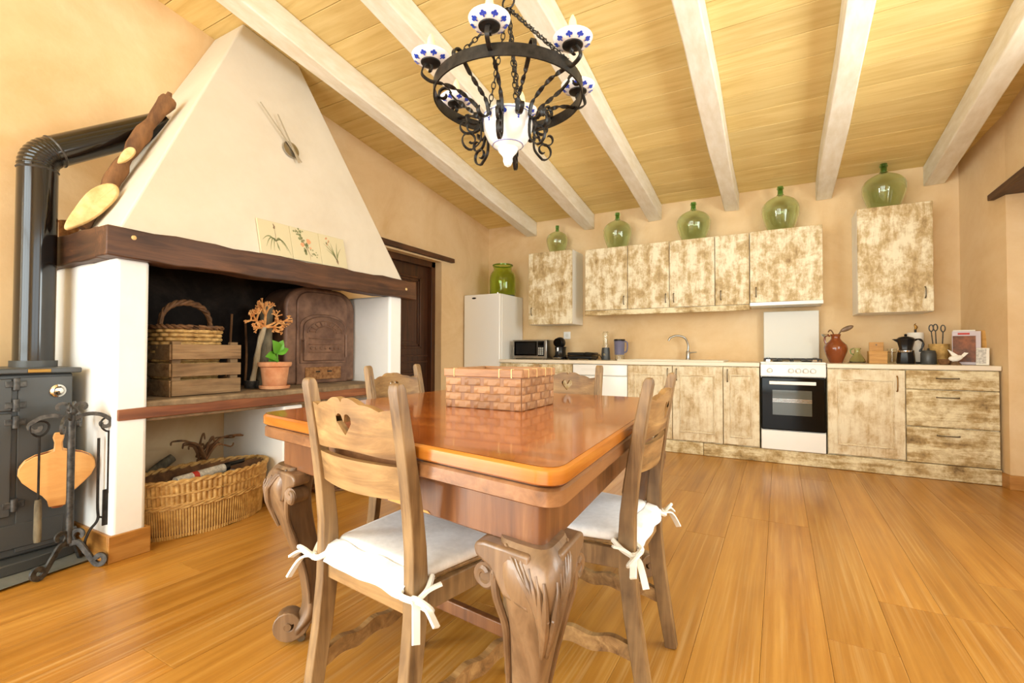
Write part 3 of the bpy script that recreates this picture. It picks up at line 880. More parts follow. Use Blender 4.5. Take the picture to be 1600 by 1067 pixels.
for (ay, az_, L, wd, zz) in ((-.9, .1, .085, .03, .195), (-.55, .75, .08, .026, .235), (.75, .35, .055, .02, .23), (.35, .95, .06, .02, .245), (-.95, -.25, .06, .022, .2)):
    yv = Vector((.25, ay, az_)).normalized(); zv = Vector((.8, -.35, .5)); zv = (zv - yv * zv.dot(yv)).normalized(); xv = yv.cross(zv)
    leaf(L * 1.4, wd * 1.4, Matrix.Translation((0.01, .01, zz)) @ Matrix((xv, yv, zv)).transposed().to_4x4()).build('leaf', M['leaf'], tpot)

# pale stick crowned with orange coral-like twigs in a glass
cs = thing('coral_twig_stick', 'pale stick topped with orange coral-like twigs leaning behind pot', 'twig', (-3.08, 1.925, HZ + .001))
MB().lathe([(0, 0), (.04, 0), (.042, .005), (.045, .05), (.043, .05), (.04, .008), (0, .006)], 18).build('foot', M['greyiron'], cs)
trunk = smooth_pts([(.0, .0, .01), (.01, .02, .15), (.02, .04, .3), (.03, .065, .41)], 6)
MB().tube(trunk, [.017 + .002 * sin(q) for q in range(len(trunk))], 9).build('stick', M['palebark'], cs)
tw_ = MB()
rng = random.Random(3)
def twig(p, d, L, r, depth):
    q = p + d * L
    tw_.tube([p, p.lerp(q, .5) + Vector((rng.uniform(-.004, .004), rng.uniform(-.004, .004), 0)), q], [r, r * .9, r * .8], 5)
    if depth == 0:
        tw_.ball(tuple(q), r * 1.25, 5, 4)
        return
    for k_ in range(4 if depth > 1 else 3):
        dd = (d * .75 + Vector((rng.uniform(-1, 1) * .5, rng.uniform(-1, 1), rng.uniform(-.55, .9))) * .85).normalized()
        twig(q, dd, L * rng.uniform(.5, .68), r * .74, depth - 1)
t0 = Vector(trunk[-1])
for dd, L in (((.1, -.75, .5), .075), ((.0, .1, 1.0), .085), ((.1, .85, .42), .085), ((.15, .75, .05), .06), ((.1, -.8, -.1), .045)):
    twig(t0, Vector(dd).normalized(), L, .0095, 3)
tw_.build('twigs', M['coral'], cs)

# grey bark log standing behind the pot
lg = thing('upright_log', 'thin grey bark log standing upright beside iron oven', 'log', (-3.2, 2.075, HZ + .001))
MB().lathe([(0, 0), (.046, 0)] + [(.045 + .003 * sin(q * 2.1), .03 + q * .04) for q in range(14)] + [(.04, .59), (0, .6)], 14).fn(lambda a, b_, c_: (a + .01 * sin(c_ * 7) + .004 * sin(b_ * 300), b_ + c_ * .06, c_)).build('trunk', M['greybark'], lg)
# sticks leaning in the sooty corner
for i, (a, b_, lab) in enumerate((((-3.3, 1.87, .75), (-3.36, 1.95, 1.25), 'thin dark stick leaning at fireplace back left of log'), ((-3.26, 1.99, .75), (-3.38, 2.06, 1.2), 'thin dark stick leaning at fireplace back close to log'))):
    tag(MB().tube(smooth_pts([a, tuple((Vector(a) + Vector(b_)) / 2 + Vector((0, .01, 0))), b_], 5), .008, 7).build('leaning_stick', M['bark']), lab, 'stick', 'sticks at fireplace back')

# cast iron oven front
ov = thing('iron_oven', 'brown arched cast iron oven with small door inside fireplace', 'oven', (-3.12, 2.52, HZ + .001))
def arch(w_, h_, r_, n=10):
    pts = [(-w_, 0), (w_, 0)]
    pts += [(w_ - r_ + r_ * cos(a), h_ - r_ * .8 + r_ * .8 * sin(a)) for a in [pi / 2 * q / n for q in range(n + 1)]]
    pts += [(-w_ + r_ + r_ * cos(a), h_ - r_ * .8 + r_ * .8 * sin(a)) for a in [pi / 2 + pi / 2 * q / n for q in range(n + 1)]]
    return pts
yz = lambda a, b_, c_: (c_, a, b_)
MB().prism(arch(.325, .735, .2), -.28, .0, yz).build('body', M['castiron'], ov, bevel=.02, seg=3)
MB().prism(arch(.235, .70, .12), .0, .014, yz).build('front_plate', M['castiron'], ov, bevel=.006)
def arch2(w_, z0, z1, rise, n=12):
    pts = [(-w_, z0), (w_, z0), (w_, z1 - rise)]
    pts += [(w_ * cos(a), z1 - rise + rise * sin(a)) for a in [pi * q / n for q in range(1, n)]]
    pts += [(-w_, z1 - rise)]
    return pts
MB().prism([(a, b_) for a, b_ in arch2(.212, .155, .535, .09)], .014, .022, yz).build('door_frame', M['castiron'], ov, bevel=.004)
dr = MB().prism(arch2(.19, .175, .515, .08), .022, .036, yz).build('door', M['castiron'], ov, bevel=.005)
orn = MB()
for q in range(9):
    a = pi * (q + .5) / 9
    orn.tube([(.037, .105 * cos(a), .385 + .062 * sin(a)), (.037, .15 * cos(a), .385 + .088 * sin(a))], .006, 6)
for r_ in (.09, .16):
    orn.tube([(.037, r_ * cos(a), .385 + r_ * .6 * sin(a)) for a in [pi * q / 20 for q in range(21)]], .0045, 6)
for z_ in (.24, .30, .345): orn.tube([(.037, -.15, z_), (.037, .15, z_)], .0045, 6)
for q in range(7): orn.ball((.037, -.13 + q * .0433, .27), .01, 8, 5)
orn.build('relief', M['castiron'], dr)
MB().tube([(.03, -.2, .33), (.062, -.2, .33), (.062, -.2, .27), (.062, -.2, .24)], .008, 8).build('handle', M['castiron'], dr)
MB().lathe([(.009, 0), (.009, .18)], 8, (.036, .2, .2)).build('hinge', M['castiron'], dr)
ad = MB().bx(.014, .022, -.165, .165, .03, .125).build('ash_plate', M['rust'], ov, bevel=.003)
MB().bx(.0221, .023, -.075, -.035, .085, .096).bx(.0221, .023, .03, .075, .085, .096).build('slot', M['black'], ad)

# ---- below the hearth: big oval basket with kindling things
bk = thing('oval_rush_basket', 'large oval rush log basket on floor under the hearth', 'basket', (-2.93, 1.55, 0))
A, B = .20, .36
def rib_body(z0, z1, n, amp, fl0, fl1, mb, nz=6):
    N = n * 4
    rings = []
    for k_ in range(nz + 1):
        u = k_ / nz
        s_ = fl0 + (fl1 - fl0) * u
        ring = []
        for q in range(N):
            t = 2 * pi * q / N
            d_ = amp * (abs(sin(n * t / 2)) - .5)
            x_, y_ = (A * s_ + d_) * cos(t), (B * s_ + d_) * sin(t)
            ring.append((x_, y_, z0 + (z1 - z0) * u + .004 * sin(t * 9)))
        rings.append(ring)
    mb.loft(rings, True, False)
lowb = MB(); rib_body(0, .165, 150, .006, .93, .97, lowb)
lowb.build('rush_side', M['rush'], bk, angle=60)
upb = MB(); rib_body(.165, .30, 84, .010, .985, 1.02, upb)
upb.build('wicker_side', M['wicker'], bk, angle=60)
inn = MB()
rings = [[(A * s_ * cos(2 * pi * q / 60), B * s_ * sin(2 * pi * q / 60), z_) for q in range(60)] for s_, z_ in ((.99, .3), (.94, .05))]
inn.loft([list(r_) for r_ in rings], True, False).lathe([(0, .02), (1, .02), (1, .05), (0, .05)], 40, sx=A * .94, sy=B * .94)
inn.build('inside', M['wickerdark'], bk)
for zz, r_, s_ in ((.165, .009, .985), (.178, .007, .99), (.30, .012, 1.02), (.235, .006, 1.01)):
    m = MB()
    for ph in (0, pi):
        m.tube([((A * s_ + r_ * .5 * cos(q * .9 + ph)) * cos(2 * pi * q / 140), (B * s_ + r_ * .5 * cos(q * .9 + ph)) * sin(2 * pi * q / 140), zz + r_ * .6 * sin(q * .9 + ph)) for q in range(140)], r_ * .75, 6, closed=True)
    m.build('braid', M['wicker'], bk)
# contents
nw = thing('rolled_newspaper', 'rolled white newspaper with dark end lying in oval basket', 'newspaper', (-2.87, 1.52, .285), radians(8))
MB().tube([(0, -.16, 0), (0, .14, .012)], .026, 14).build('roll', M['papergrey'], nw)
MB().tube([(0, -.07, .004), (0, -.04, .005)], .0268, 14).build('red_band', M['red'], nw)
MB().tube([(0, .12, .0115), (0, .145, .0125)], .0272, 14).build('dark_end', M['black'], nw)
gl = thing('gas_lighter', 'long black gas lighter lying beside newspaper in oval basket', 'lighter', (-2.9, 1.74, .31), radians(6))
MB().tube([(0, -.07, 0), (0, .03, .004)], [.014, .011], 10).build('grip', M['black'], gl)
MB().tube([(0, .03, .004), (0, .13, .015)], .005, 8).build('barrel', M['brass'], gl)
mg = thing('magazine_stack', 'folded newspapers filling the oval basket', 'newspaper', (-2.94, 1.54, .2), radians(4))
for q in range(4):
    MB().box((0, .01 * q, q * .014), (.26 - .01 * q, .5 - .03 * q, .012), Matrix.Rotation(.05 * q, 3, 'Z')).build('paper', M['papergrey'], mg, bevel=.004)
# logs and dry stems behind the basket
for i, (p, q_, r_, lab) in enumerate((((-3.22, 1.26, .05), (-3.18, 1.56, .27), .036, 'grey barked log lying behind the oval basket'), ((-3.34, 1.25, .06), (-3.34, 1.58, .32), .028, 'thin log leaning behind the grey barked log'))):
    o = MB().tube(smooth_pts([p, tuple((Vector(p) + Vector(q_)) / 2 + Vector((0, 0, .02))), q_], 5), [r_ * (1 + .08 * sin(k_)) for k_ in range(11)], 10).build('log', M['greybark'])
    tag(o, lab, 'log', 'logs behind the basket')
dr_ = MB()
rng = random.Random(5)
for q in range(13):
    a = rng.uniform(-.6, 2.6); L = rng.uniform(.1, .22); l_ = rng.uniform(-.06, .06)
    dr_.tube(smooth_pts([(l_, 0, 0), (l_ + .02, L * .4 * cos(a), L * .55), (l_ + .03, L * cos(a), L * .75 * sin(a / 2 + .8)), (l_ + .04, L * 1.1 * cos(a), L * .55)], 4), [.008] * 4 + [.006] * 4 + [.005] * 4 + [.002], 6)
o = dr_.build('dry_stems', M['bark'], None, (-3.24, 1.7, .302))
tag(o, 'bundle of dry curled brown stems behind the oval basket', 'kindling')
tag(MB().tube([(-3.3, 1.76, .0), (-3.28, 1.74, .16), (-3.24, 1.7, .295)], [.05, .045, .03], 10).build('tree_stump', M['bark']), 'dark stump holding up the dry stems behind basket', 'stump')
# second, flatter basket further along under the hearth
b2 = thing('low_wicker_basket', 'low round wicker basket on floor seen beneath the dining table', 'basket', (-2.9, 2.46, 0))
m = MB()
for q in range(9): weave_ring(m, superell(.19 + .006 * q, .22 + .006 * q, 2.2), .006, .0105, .012 + q * .02, (q % 2) * pi, 30)
m.build('woven_body', M['wickerdark'], b2)
MB().lathe([(0, 0), (1, 0), (1, .012), (0, .012)], 30, sx=.19, sy=.22).build('base', M['wickerdark'], b2)
# ================================================================ DINING TABLE
TH = .785
QUAD = [Vector((-1.55, .995)), Vector((-.345, .785)), Vector((-.44, 2.225)), Vector((-1.60, 2.2))]
TC = sum(QUAD, Vector((0, 0))) / 4
def inset(q, d):
    n = len(q); out = []
    for i in range(n):
        a, b_, c_ = q[i - 1], q[i], q[(i + 1) % n]
        d1_, d2_ = (b_ - a).normalized(), (c_ - b_).normalized()
        n1, n2 = Vector((-d1_.y, d1_.x)), Vector((-d2_.y, d2_.x))
        k_ = (n1 + n2).normalized()
        out.append(b_ + k_ * (d / max(.3, k_.dot(n1))))
    return out
def rounded(q, r, n=6):
    out = []
    m = len(q)
    for i in range(m):
        a, b_, c_ = q[i - 1], q[i], q[(i + 1) % m]
        p, e_ = b_ + (a - b_).normalized() * r, b_ + (c_ - b_).normalized() * r
        for k_ in range(n + 1):
            t = k_ / n
            out.append(p * (1 - t) ** 2 + b_ * 2 * t * (1 - t) + e_ * t * t)
    return out
def loc2(pts): return [(p.x - TC.x, p.y - TC.y) for p in pts]
tb = thing('dining_table', 'large varnished draw-leaf dining table on carved cabriole legs', 'table', (TC.x, TC.y, 0))
# top slab: polished face and a golden edge band
def ring_at(d, r, z): return [(a, b_, z) for a, b_ in loc2(rounded(inset(QUAD, d), r))]
MB().loft([ring_at(.012, .05, TH - .002), ring_at(.006, .052, TH)]).build('top', M['tabletop'], tb)
MB().loft([ring_at(.004, .055, TH - .036), ring_at(0, .055, TH - .032), ring_at(0, .055, TH - .007), ring_at(.006, .052, TH - .001)]).build('top_edge', M['tableedge'], tb)
MB().loft([ring_at(.02, .05, TH - .041), ring_at(.02, .05, TH - .0362)]).build('shadow_gap', M['leg'], tb)
MB().loft([ring_at(.012, .055, TH - .079), ring_at(.004, .055, TH - .074), ring_at(.004, .055, TH - .046), ring_at(.009, .053, TH - .041)]).build('draw_leaf', M['tier'], tb)
MB().loft([ring_at(.062, .03, .600), ring_at(.058, .03, .604), ring_at(.058, .03, TH - .079)]).build('apron', M['apron'], tb)
chip = MB()
f0, f1 = inset(QUAD, .0572)[0], inset(QUAD, .0572)[1]
ed = (f1 - f0).normalized()
for s0, L, h_ in ((.60, .07, .014), (.685, .022, .024), (.72, .05, .006)):
    a, b_ = f0 + ed * s0 - TC, f0 + ed * (s0 + L) - TC
    chip.add([(a.x, a.y, .6045), (b_.x, b_.y, .6045), (b_.x - .008, b_.y, .6045 + h_), (a.x + .01, a.y, .6045 + h_ * .8)], [(0, 1, 2, 3)])
chip.build('veneer_chip', M['boxwood'], tb, smooth=False)
def table_leg(i):
    q = inset(QUAD, .105)
    c0 = q[i]
    e1 = (QUAD[i - 1] - QUAD[i]).normalized(); e2 = (QUAD[(i + 1) % 4] - QUAD[i]).normalized()   # inward along the two edges
    D = -(e1 + e2).normalized()
    n1, n2 = -e1, -e2
    st_ = [(.612, .0, .066), (.585, .022, .072), (.545, .034, .072), (.49, .03, .063), (.42, .012, .053), (.34, -.012, .045), (.26, -.034, .039), (.18, -.046, .036), (.125, -.046, .035), (.085, -.03, .034), (.055, -.008, .03), (.034, .0, .022)]
    o2 = Vector((c0.x - TC.x, c0.y - TC.y))
    P_ = lambda off, a, b_, z: (o2.x + D.x * off + n1.x * a + n2.x * b_, o2.y + D.y * off + n1.y * a + n2.y * b_, z)
    def interp(z):
        for (z1, o1, h1), (z2, oo2, h2) in zip(st_, st_[1:]):
            if z2 <= z <= z1:
                t = (z - z2) / (z1 - z2)
                return oo2 + (o1 - oo2) * t, h2 + (h1 - h2) * t
        return st_[0][1:] if z > .6 else st_[-1][1:]
    zz = [q_ * .612 / 40 for q_ in range(40, 1, -1)] + [.034]
    rings = []
    S_ = smooth_pts([(z, o_, h_) for z, o_, h_ in st_], 4)
    for z, o_, h_ in S_:
        ring = []
        for k_ in range(24):
            t = 2 * pi * k_ / 24
            p = 4.0
            a = h_ * abs(cos(t)) ** (2 / p) * (1 if cos(t) >= 0 else -1)
            b_ = h_ * abs(sin(t)) ** (2 / p) * (1 if sin(t) >= 0 else -1)
            ring.append(P_(o_, a, b_, z))
        rings.append(ring)
    lg_ = MB().loft(rings).build('leg', M['leg'], tb)
    # scroll foot
    e3 = Vector((D.x, D.y, 0)); T = Vector((-D.y, D.x, 0))
    cc = Vector((*(o2 + D * .028), .066))
    pts = [Vector((*(o2 - D * .05), .10)), Vector((*(o2 - D * .02), .045))] + spiral(cc, .044, .014, radians(235), radians(235) + 3.6 * pi, 34, (e3, (0, 0, 1)))
    MB().tube(pts, .011, sec=RECT(1, 2.6), ref=T).build('scroll_foot', M['leg'], lg_, bevel=.003)
    MB().ball(tuple(cc), .016, 12, 8).tube([cc - T * .034, cc + T * .034], [.012, .012], 12).build('scroll_eye', M['leg'], lg_)
    # castor
    w0 = Vector((*(o2 - D * .01), .014))
    MB().tube([w0 - T * .008, w0 + T * .008], .0138, 14).tube([w0 + Vector((0, 0, .006)), w0 + Vector((0, 0, .03))], .008, 8).build('castor', M['pewter'], lg_)
    # ear brackets with a volute below the apron, beads down the leg edges
    for e_, other in ((e1, n2), (e2, n1)):
        E3 = Vector((e_.x, e_.y, 0)); O3 = Vector((other.x, other.y, 0)); Z3 = Vector((0, 0, 1))
        base = Vector((*(o2 + D * .018), 0))
        out_ = [(-.02, .603), (.10, .603), (.122, .598), (.13, .585), (.124, .568), (.104, .56), (.085, .553), (.07, .535), (.05, .505), (-.02, .49)]
        eb = MB().prism(out_, .012, .074, lambda a, b_, c_: tuple(base + E3 * a + Z3 * b_ + O3 * c_)).build('ear', M['leg'], lg_, bevel=.008, seg=3)
        cc = base + E3 * .098 + Z3 * .533 + O3 * .066
        pts = spiral(cc, .008, .027, radians(-80) + 3.2 * pi, radians(150), 30, (E3, (0, 0, 1)))
        tail = [pts[-1], base + E3 * .068 + Z3 * .497 + O3 * .066]
        for z_ in (.44, .38, .32, .26, .20, .15):
            o_, h_ = interp(z_)
            q2 = o2 + D * o_ + e_ * (h_ * .93) + other * (h_ * .95)
            tail.append(Vector((q2.x, q2.y, z_)))
        pts += smooth_pts(tail, 6)[1:]
        n = len(pts)
        MB().tube(pts, [.0095] * 30 + [.0095 - .0055 * k_ / (n - 31) for k_ in range(n - 30)], 8).tube([cc - O3 * .045, cc + O3 * .004], .026, 16).build('volute', M['leg'], eb)
    ac = MB()
    for nn, ns in ((n1, n2), (n2, n1)):
        for k_ in range(6):
            pts, rs_ = [], []
            for q_ in range(12):
                u = q_ / 11
                z = .40 + .018 * k_ + (.165 - .01 * k_) * u
                o_, h_ = interp(min(z, .605))
                s_ = .006 + (.014 + .017 * k_) * u ** 1.3 + .016 * sin(u * pi) * (k_ / 5)
                s_ = min(s_, 2 * h_ - .01)
                p = o2 + D * o_ + nn * (h_ * .985 + .001) + ns * (h_ * .97 - s_)
                pts.append((p.x, p.y, z)); rs_.append(.003 + .0065 * sin(pi * min(1, u + .08)))
            ac.tube(pts, rs_, 7)
    ac.build('acanthus_carving', M['leg'], lg_)
for i in range(4): table_leg(i)

# ================================================================ DINING CHAIRS
def sweep_post(mb, x, pts, wx, wy):
    """square bar in the YZ plane at x; pts (y,z,scale)"""
    rings = []
    n = len(pts)
    for i, p in enumerate(pts):
        a, b_ = pts[max(i - 1, 0)], pts[min(i + 1, n - 1)]
        t = Vector((0, b_[0] - a[0], b_[1] - a[1])).normalized()
        nn = Vector((0, t.z, -t.y))
        s_ = p[2] if len(p) > 2 else 1
        sy_ = p[3] if len(p) > 3 else s_
        c_ = Vector((x, p[0], p[1]))
        rings.append([tuple(c_ + Vector((sx * wx / 2 * s_, 0, 0)) + nn * (sy * wy / 2 * sy_)) for sx, sy in ((-1, -1), (1, -1), (1, 1), (-1, 1))])
    mb.loft(rings)
def back_y(z):  # centre line of the back posts above the seat
    return -.188 - .20 * max(0, z - .5) ** 1.35
def slat_board(mb, hw, top, bot, th, hole=None, bow=.022, n=44):
    xs = [-hw + 2 * hw * k_ / n for k_ in range(n + 1)]
    def pt(x_, z, side):
        return (x_, back_y(z) - bow * (1 - (x_ / hw) ** 2) + side * th / 2, z)
    def strip(lo, hi, x0, x1, walls):
        l0, h0, l1, h1 = lo(x0), hi(x0), lo(x1), hi(x1)
        vs = [pt(x0, l0, -1), pt(x1, l1, -1), pt(x1, h1, -1), pt(x0, h0, -1), pt(x0, l0, 1), pt(x1, l1, 1), pt(x1, h1, 1), pt(x0, h0, 1)]
        fs = [(0, 1, 2, 3), (5, 4, 7, 6), (0, 4, 5, 1), (3, 2, 6, 7)]
        mb.add(vs, fs)
    for x0, x1 in zip(xs, xs[1:]):
        xm = (x0 + x1) / 2
        if hole and hole(xm):
            strip(bot, lambda x_: (hole(x_) or hole(xm))[0] if hole(x_) else sum(hole(xm)) / 2, x0, x1, True)
            strip(lambda x_: (hole(x_) or hole(xm))[1] if hole(x_) else sum(hole(xm)) / 2, top, x0, x1, True)
        else:
            strip(bot, top, x0, x1, False)
def heart(x_):
    w_ = .0315
    t = abs(x_ / w_)
    if t >= .999: return None
    hi = .829 + .017 * sqrt(max(0, 1 - (2 * t - 1) ** 2)) - .004 * (t < .06)
    lo = .829 - .036 * (1 - t) ** .85
    return lo, hi
def crest_top(x_):
    t = abs(x_) / .16
    return .868 + .014 * cos(t * pi * 1.05) + .006 * abs(sin(t * pi * 2.5)) - (.008 if t < .03 else 0) + (.004 * (t > .8))
def wavy(y):  # stretcher outline wave, y in 0..1
    return .5 - .5 * cos(y * 2 * pi * 3)
def make_chair():
    r = thing('dining_chair', '', 'chair')
    for s_ in (-1, 1):
        m = MB()
        pts = [(-.245, 0, .95, .85), (-.225, .12, 1, .95), (-.203, .26, 1, 1.02), (-.19, .38, 1, 1.08), (-.188, .47, 1, 1.05)] + [(back_y(z), z, 1, 1.0 - .95 * (z - .5)) for z in (.54, .62, .70, .78, .86, .91)] + [(back_y(.921), .921, .93, .46), (back_y(.926), .926, .8, .24)]
        sweep_post(m, s_ * .176, pts, .034, .044)
        m.build('back_post', M['chair'], r, bevel=.0025)
        m = MB()
        for k_ in range(2):
            g0 = s_ * .176 + (k_ - .5) * .012
            m.tube([(g0, back_y(z) + .0225 - .021 * (z - .5) , z) for z in (.60, .7, .8, .88)], .0028, 6)
        m.build('reeding', M['chair'], r)
        m = MB()
        sweep_post(m, s_ * .198, [(.17, 0, .8), (.172, .2, .92), (.172, .38, 1.08), (.172, .44, 1.08)], .040, .040)
        m.build('front_leg', M['chair'], r, bevel=.004)
        # side rail and wavy side stretcher
        MB().hexa([(s_ * .176 - .011, -.17, .388), (s_ * .176 + .011, -.17, .388), (s_ * .198 + .011, .155, .388), (s_ * .198 - .011, .155, .388)],
                  [(s_ * .176 - .011, -.17, .444), (s_ * .176 + .011, -.17, .444), (s_ * .198 + .011, .155, .444), (s_ * .198 - .011, .155, .444)]).build('side_rail', M['chair'], r, bevel=.003)
        n = 30
        out = [(k_ / n, .142 + .010 * wavy(k_ / n)) for k_ in range(n + 1)] + [(k_ / n, .19 + .012 * wavy(k_ / n) - .006) for k_ in range(n, -1, -1)]
        m = MB()
        for k_ in range(n):
            (u0_, b0), (u1_, b1) = out[k_], out[k_ + 1]
            t0_, t1_ = out[2 * n + 1 - k_][1], out[2 * n - k_][1]
            vs = []
            for u_, b_, t_ in ((u0_, b0, t0_), (u1_, b1, t1_)):
                y_ = -.205 + (.155 + .205) * u_
                x_ = s_ * (.176 + .020 * u_)
                vs += [(x_ - .010, y_, b_), (x_ + .010, y_, b_), (x_ + .010, y_, t_), (x_ - .010, y_, t_)]
            m.add(vs, [(0, 1, 5, 4), (3, 7, 6, 2), (1, 2, 6, 5), (0, 4, 7, 3)] + ([(0, 3, 2, 1)] if k_ == 0 else []) + ([(4, 5, 6, 7)] if k_ == n - 1 else []))
        m.build('side_stretcher', M['chairh'], r)
    MB().bx(-.158, .158, -.2, -.178, .385, .444).build('back_rail', M['chairh'], r, bevel=.003)
    MB().bx(-.18, .18, .16, .182, .385, .444).build('front_rail', M['chairh'], r, bevel=.003)
    MB().bx(-.185, .185, .158, .18, .165, .205).build('front_stretcher', M['apron'], r, bevel=.003)
    MB().hexa([(-.158, -.2, .444), (.158, -.2, .444), (.218, .192, .444), (-.218, .192, .444)], [(-.158, -.2, .456), (.158, -.2, .456), (.218, .192, .456), (-.218, .192, .456)]).build('seat', M['chairh'], r, bevel=.004)
    m = MB()
    slat_board(m, .160, crest_top, lambda x_: .752 + .004 * cos(x_ * 20), .019, heart)
    m.build('crest_rail', M['chairh'], r, angle=50)
    m = MB()
    slat_board(m, .160, lambda x_: .732, lambda x_: .655 - .006 * cos(x_ * 9), .017)
    m.build('back_slat', M['chairh'], r, angle=50)
    return r
CH1 = make_chair()
note_kids(CH1)
CHS = [((-.888, 1.068, 0), radians(-7), 'worn wooden chair with heart cutout at near side of dining table, seen from behind'),
       ((-.566, 1.505, 0), radians(91), 'worn wooden dining chair on the right side of table with its cushion showing'),
       ((-1.44, 1.80, 0), radians(-89), 'wooden dining chair on the left side of table near the iron oven'),
       ((-.972, 2.075, 0), radians(180), 'wooden dining chair on far side of table behind the woven basket')]
chairs = []
for i, (l_, rz, lab) in enumerate(CHS):
    o = CH1 if i == 0 else copy_tree(CH1)
    o.location, o.rotation_euler = l_, (0, 0, rz)
    tag(o, lab, 'chair', 'dining chairs around the table')
    chairs.append(o)
# cushions with bow ties
def make_cushion():
    r = thing('seat_cushion', '', 'cushion')
    base = [Vector((-.172, -.165)), Vector((.172, -.165)), Vector((.212, .188)), Vector((-.212, .188))]
    def ring(sc, z, rr_=.035, wob=0.0):
        q = [Vector((p.x * sc, .02 + (p.y - .02) * sc)) for p in base]
        return [(p.x, p.y, z + wob * (sin(p.x * 31 + p.y * 17) + sin(p.y * 43 - p.x * 11))) for p in rounded(q, rr_, 6)]
    m = MB()
    m.loft([ring(.97, 0), ring(1.0, .004), ring(1.012, .012, .03, wob=.0008), ring(1.004, .021, .03, wob=.001), ring(.975, .027, .03, wob=.0012), ring(.9, .0295, wob=.0012), ring(.6, .031, .03, .001), ring(.3, .0315, .015), ring(.05, .0315, .002)])
    m.build('pad', M['fabric'], r)
    fl_ = MB()
    n = 16
    vs, fs = [], []
    for k_ in range(n + 1):
        x_ = -.165 + .33 * k_ / n
        for j, (y_, z_) in enumerate(((-.162, .014), (-.172, .0225), (-.2, .016), (-.2125, .0), (-.2145, -.026))):
            vs.append((x_, y_ + .003 * sin(x_ * 50 + j), z_ + .003 * sin(x_ * 37)))
    for k_ in range(n):
        for j in range(4):
            fs.append((k_ * 5 + j, (k_ + 1) * 5 + j, (k_ + 1) * 5 + j + 1, k_ * 5 + j + 1))
    vs2 = [(a, b_ + .004, c_ - .002) for a, b_, c_ in vs]
    fl_.add(vs, [tuple(reversed(f_)) for f_ in fs]).add(vs2, fs)
    fl_.build('back_flap', M['fabric'], r)
    SECT = RECT(1.0, .35)
    for s_ in (-1, 1):
        t = MB()
        k0 = Vector((s_ * .203, -.212, -.02))
        t.tube(smooth_pts([(s_ * .150, -.2, .0), (s_ * .165, -.225, -.012), k0], 5), .008, 6)
        t.tube(smooth_pts([(s_ * .19, -.15, .012), (s_ * .206, -.18, -.004), k0], 5), .007, 6)
        t.ball(tuple(k0), .012, 8, 6)
        for dx, dy, dz in ((.085, -.02, -.018), (.05, -.045, -.055), (.03, .05, .03)):
            p1 = k0 + Vector((s_ * dx * .5, dy * .5, dz * .3 + .012)); p2 = k0 + Vector((s_ * dx, dy, dz))
            t.tube(smooth_pts([k0, p1, p2], 5), .0085, sec=SECT + [], ref=(0, .3, 1))
        lp = [k0 + Vector((s_ * .028 * (1 - cos(a)) , -.03 * sin(a) * .5 - .008, .018 * sin(a) + .006)) for a in [2 * pi * q / 14 for q in range(14)]]
        t.tube(lp, .0055, 6, closed=True)
        t.build('tie', M['cord'], r)
    return r
CU = make_cushion()
note_kids(CU)
for i, lab in enumerate(('white cushion tied to the near chair seen from behind', 'white cushion tied to the chair on the right side of table', 'white cushion with loose tie on the chair at table left side')):
    o = CU if i == 0 else copy_tree(CU)
    l_, rz, _ = CHS[i]
    o.location, o.rotation_euler = (l_[0], l_[1], .4565), (0, 0, rz)
    tag(o, lab, 'cushion', 'white tied seat cushions')

# ================================================================ WOVEN BASKET ON THE TABLE
wk = thing('woven_strip_basket', 'rectangular basket woven of flat brown wood strips on the table', 'basket', (-.957, 1.617, TH + .001), radians(1.5))
W2, D2, BH = .160, .142, .112
for s_ in (-1, 1):
    MB().bx(s_ * W2 - .003, s_ * W2 + .003, -D2, D2, .0, BH + .02).build('side_panel', M['stripv'], wk)
    MB().bx(-W2, W2, s_ * D2 - .003, s_ * D2 + .003, .0, BH + .02).build('side_panel', M['stripv'], wk)
MB().bx(-W2, W2, -D2, D2, .0, .006).build('bottom', M['stripv'], wk)
def pad_mesh(L, h_, ax):
    m = MB()
    n = 6
    rings = []
    for k_ in range(n + 1):
        u = k_ / n
        b_ = .0035 * sin(pi * u) ** .6 + .0006
        a = -L / 2 + L * u
        rings.append([(a, 0, -h_ / 2), (a, -b_, -h_ / 2 + .002), (a, -b_, h_ / 2 - .002), (a, 0, h_ / 2)])
    m.loft(rings)
    return m.mesh('strip', M['strip'], True, 50)
pm = {}
def pads(length, normal_rot, cxy):
    rows = 4
    hh = BH / rows
    per = .084
    for r_ in range(rows):
        off = -(length / 2) + (0 if r_ % 2 else -per / 2)
        a = off
        while a < length / 2 - .01:
            lo, hi = max(a, -length / 2), min(a + .068, length / 2)
            if hi - lo > .012:
                L = round(hi - lo, 3)
                if L not in pm: pm[L] = pad_mesh(L, hh - .001, 0)
                c_ = (lo + hi) / 2
                v = Matrix.Rotation(normal_rot, 3, 'Z') @ Vector((c_, -.0032, 0))
                inst('strip', pm[L], wk, (cxy[0] + v.x, cxy[1] + v.y, hh * (r_ + .5)), (0, 0, normal_rot))
            a += per
pads(2 * W2, 0, (0, -D2)); pads(2 * W2, pi, (0, D2)); pads(2 * D2, pi / 2, (W2, 0)); pads(2 * D2, -pi / 2, (-W2, 0))
for s_ in (-1, 1):
    MB().bx(-W2 - .008, W2 + .008, s_ * D2 - .008, s_ * D2 + .008, BH + .004, BH + .034).build('rim', M['strip'], wk, bevel=.003)
    MB().bx(s_ * W2 - .008, s_ * W2 + .008, -D2 + .008, D2 - .008, BH + .004, BH + .034).build('rim', M['strip'], wk, bevel=.003)
for x_ in (-.12, .075, .125):
    MB().bx(x_ - .002, x_ + .002, -D2 - .0095, -D2 + .0095, BH + .0035, BH + .0355).build('binding', M['sawn'], wk)
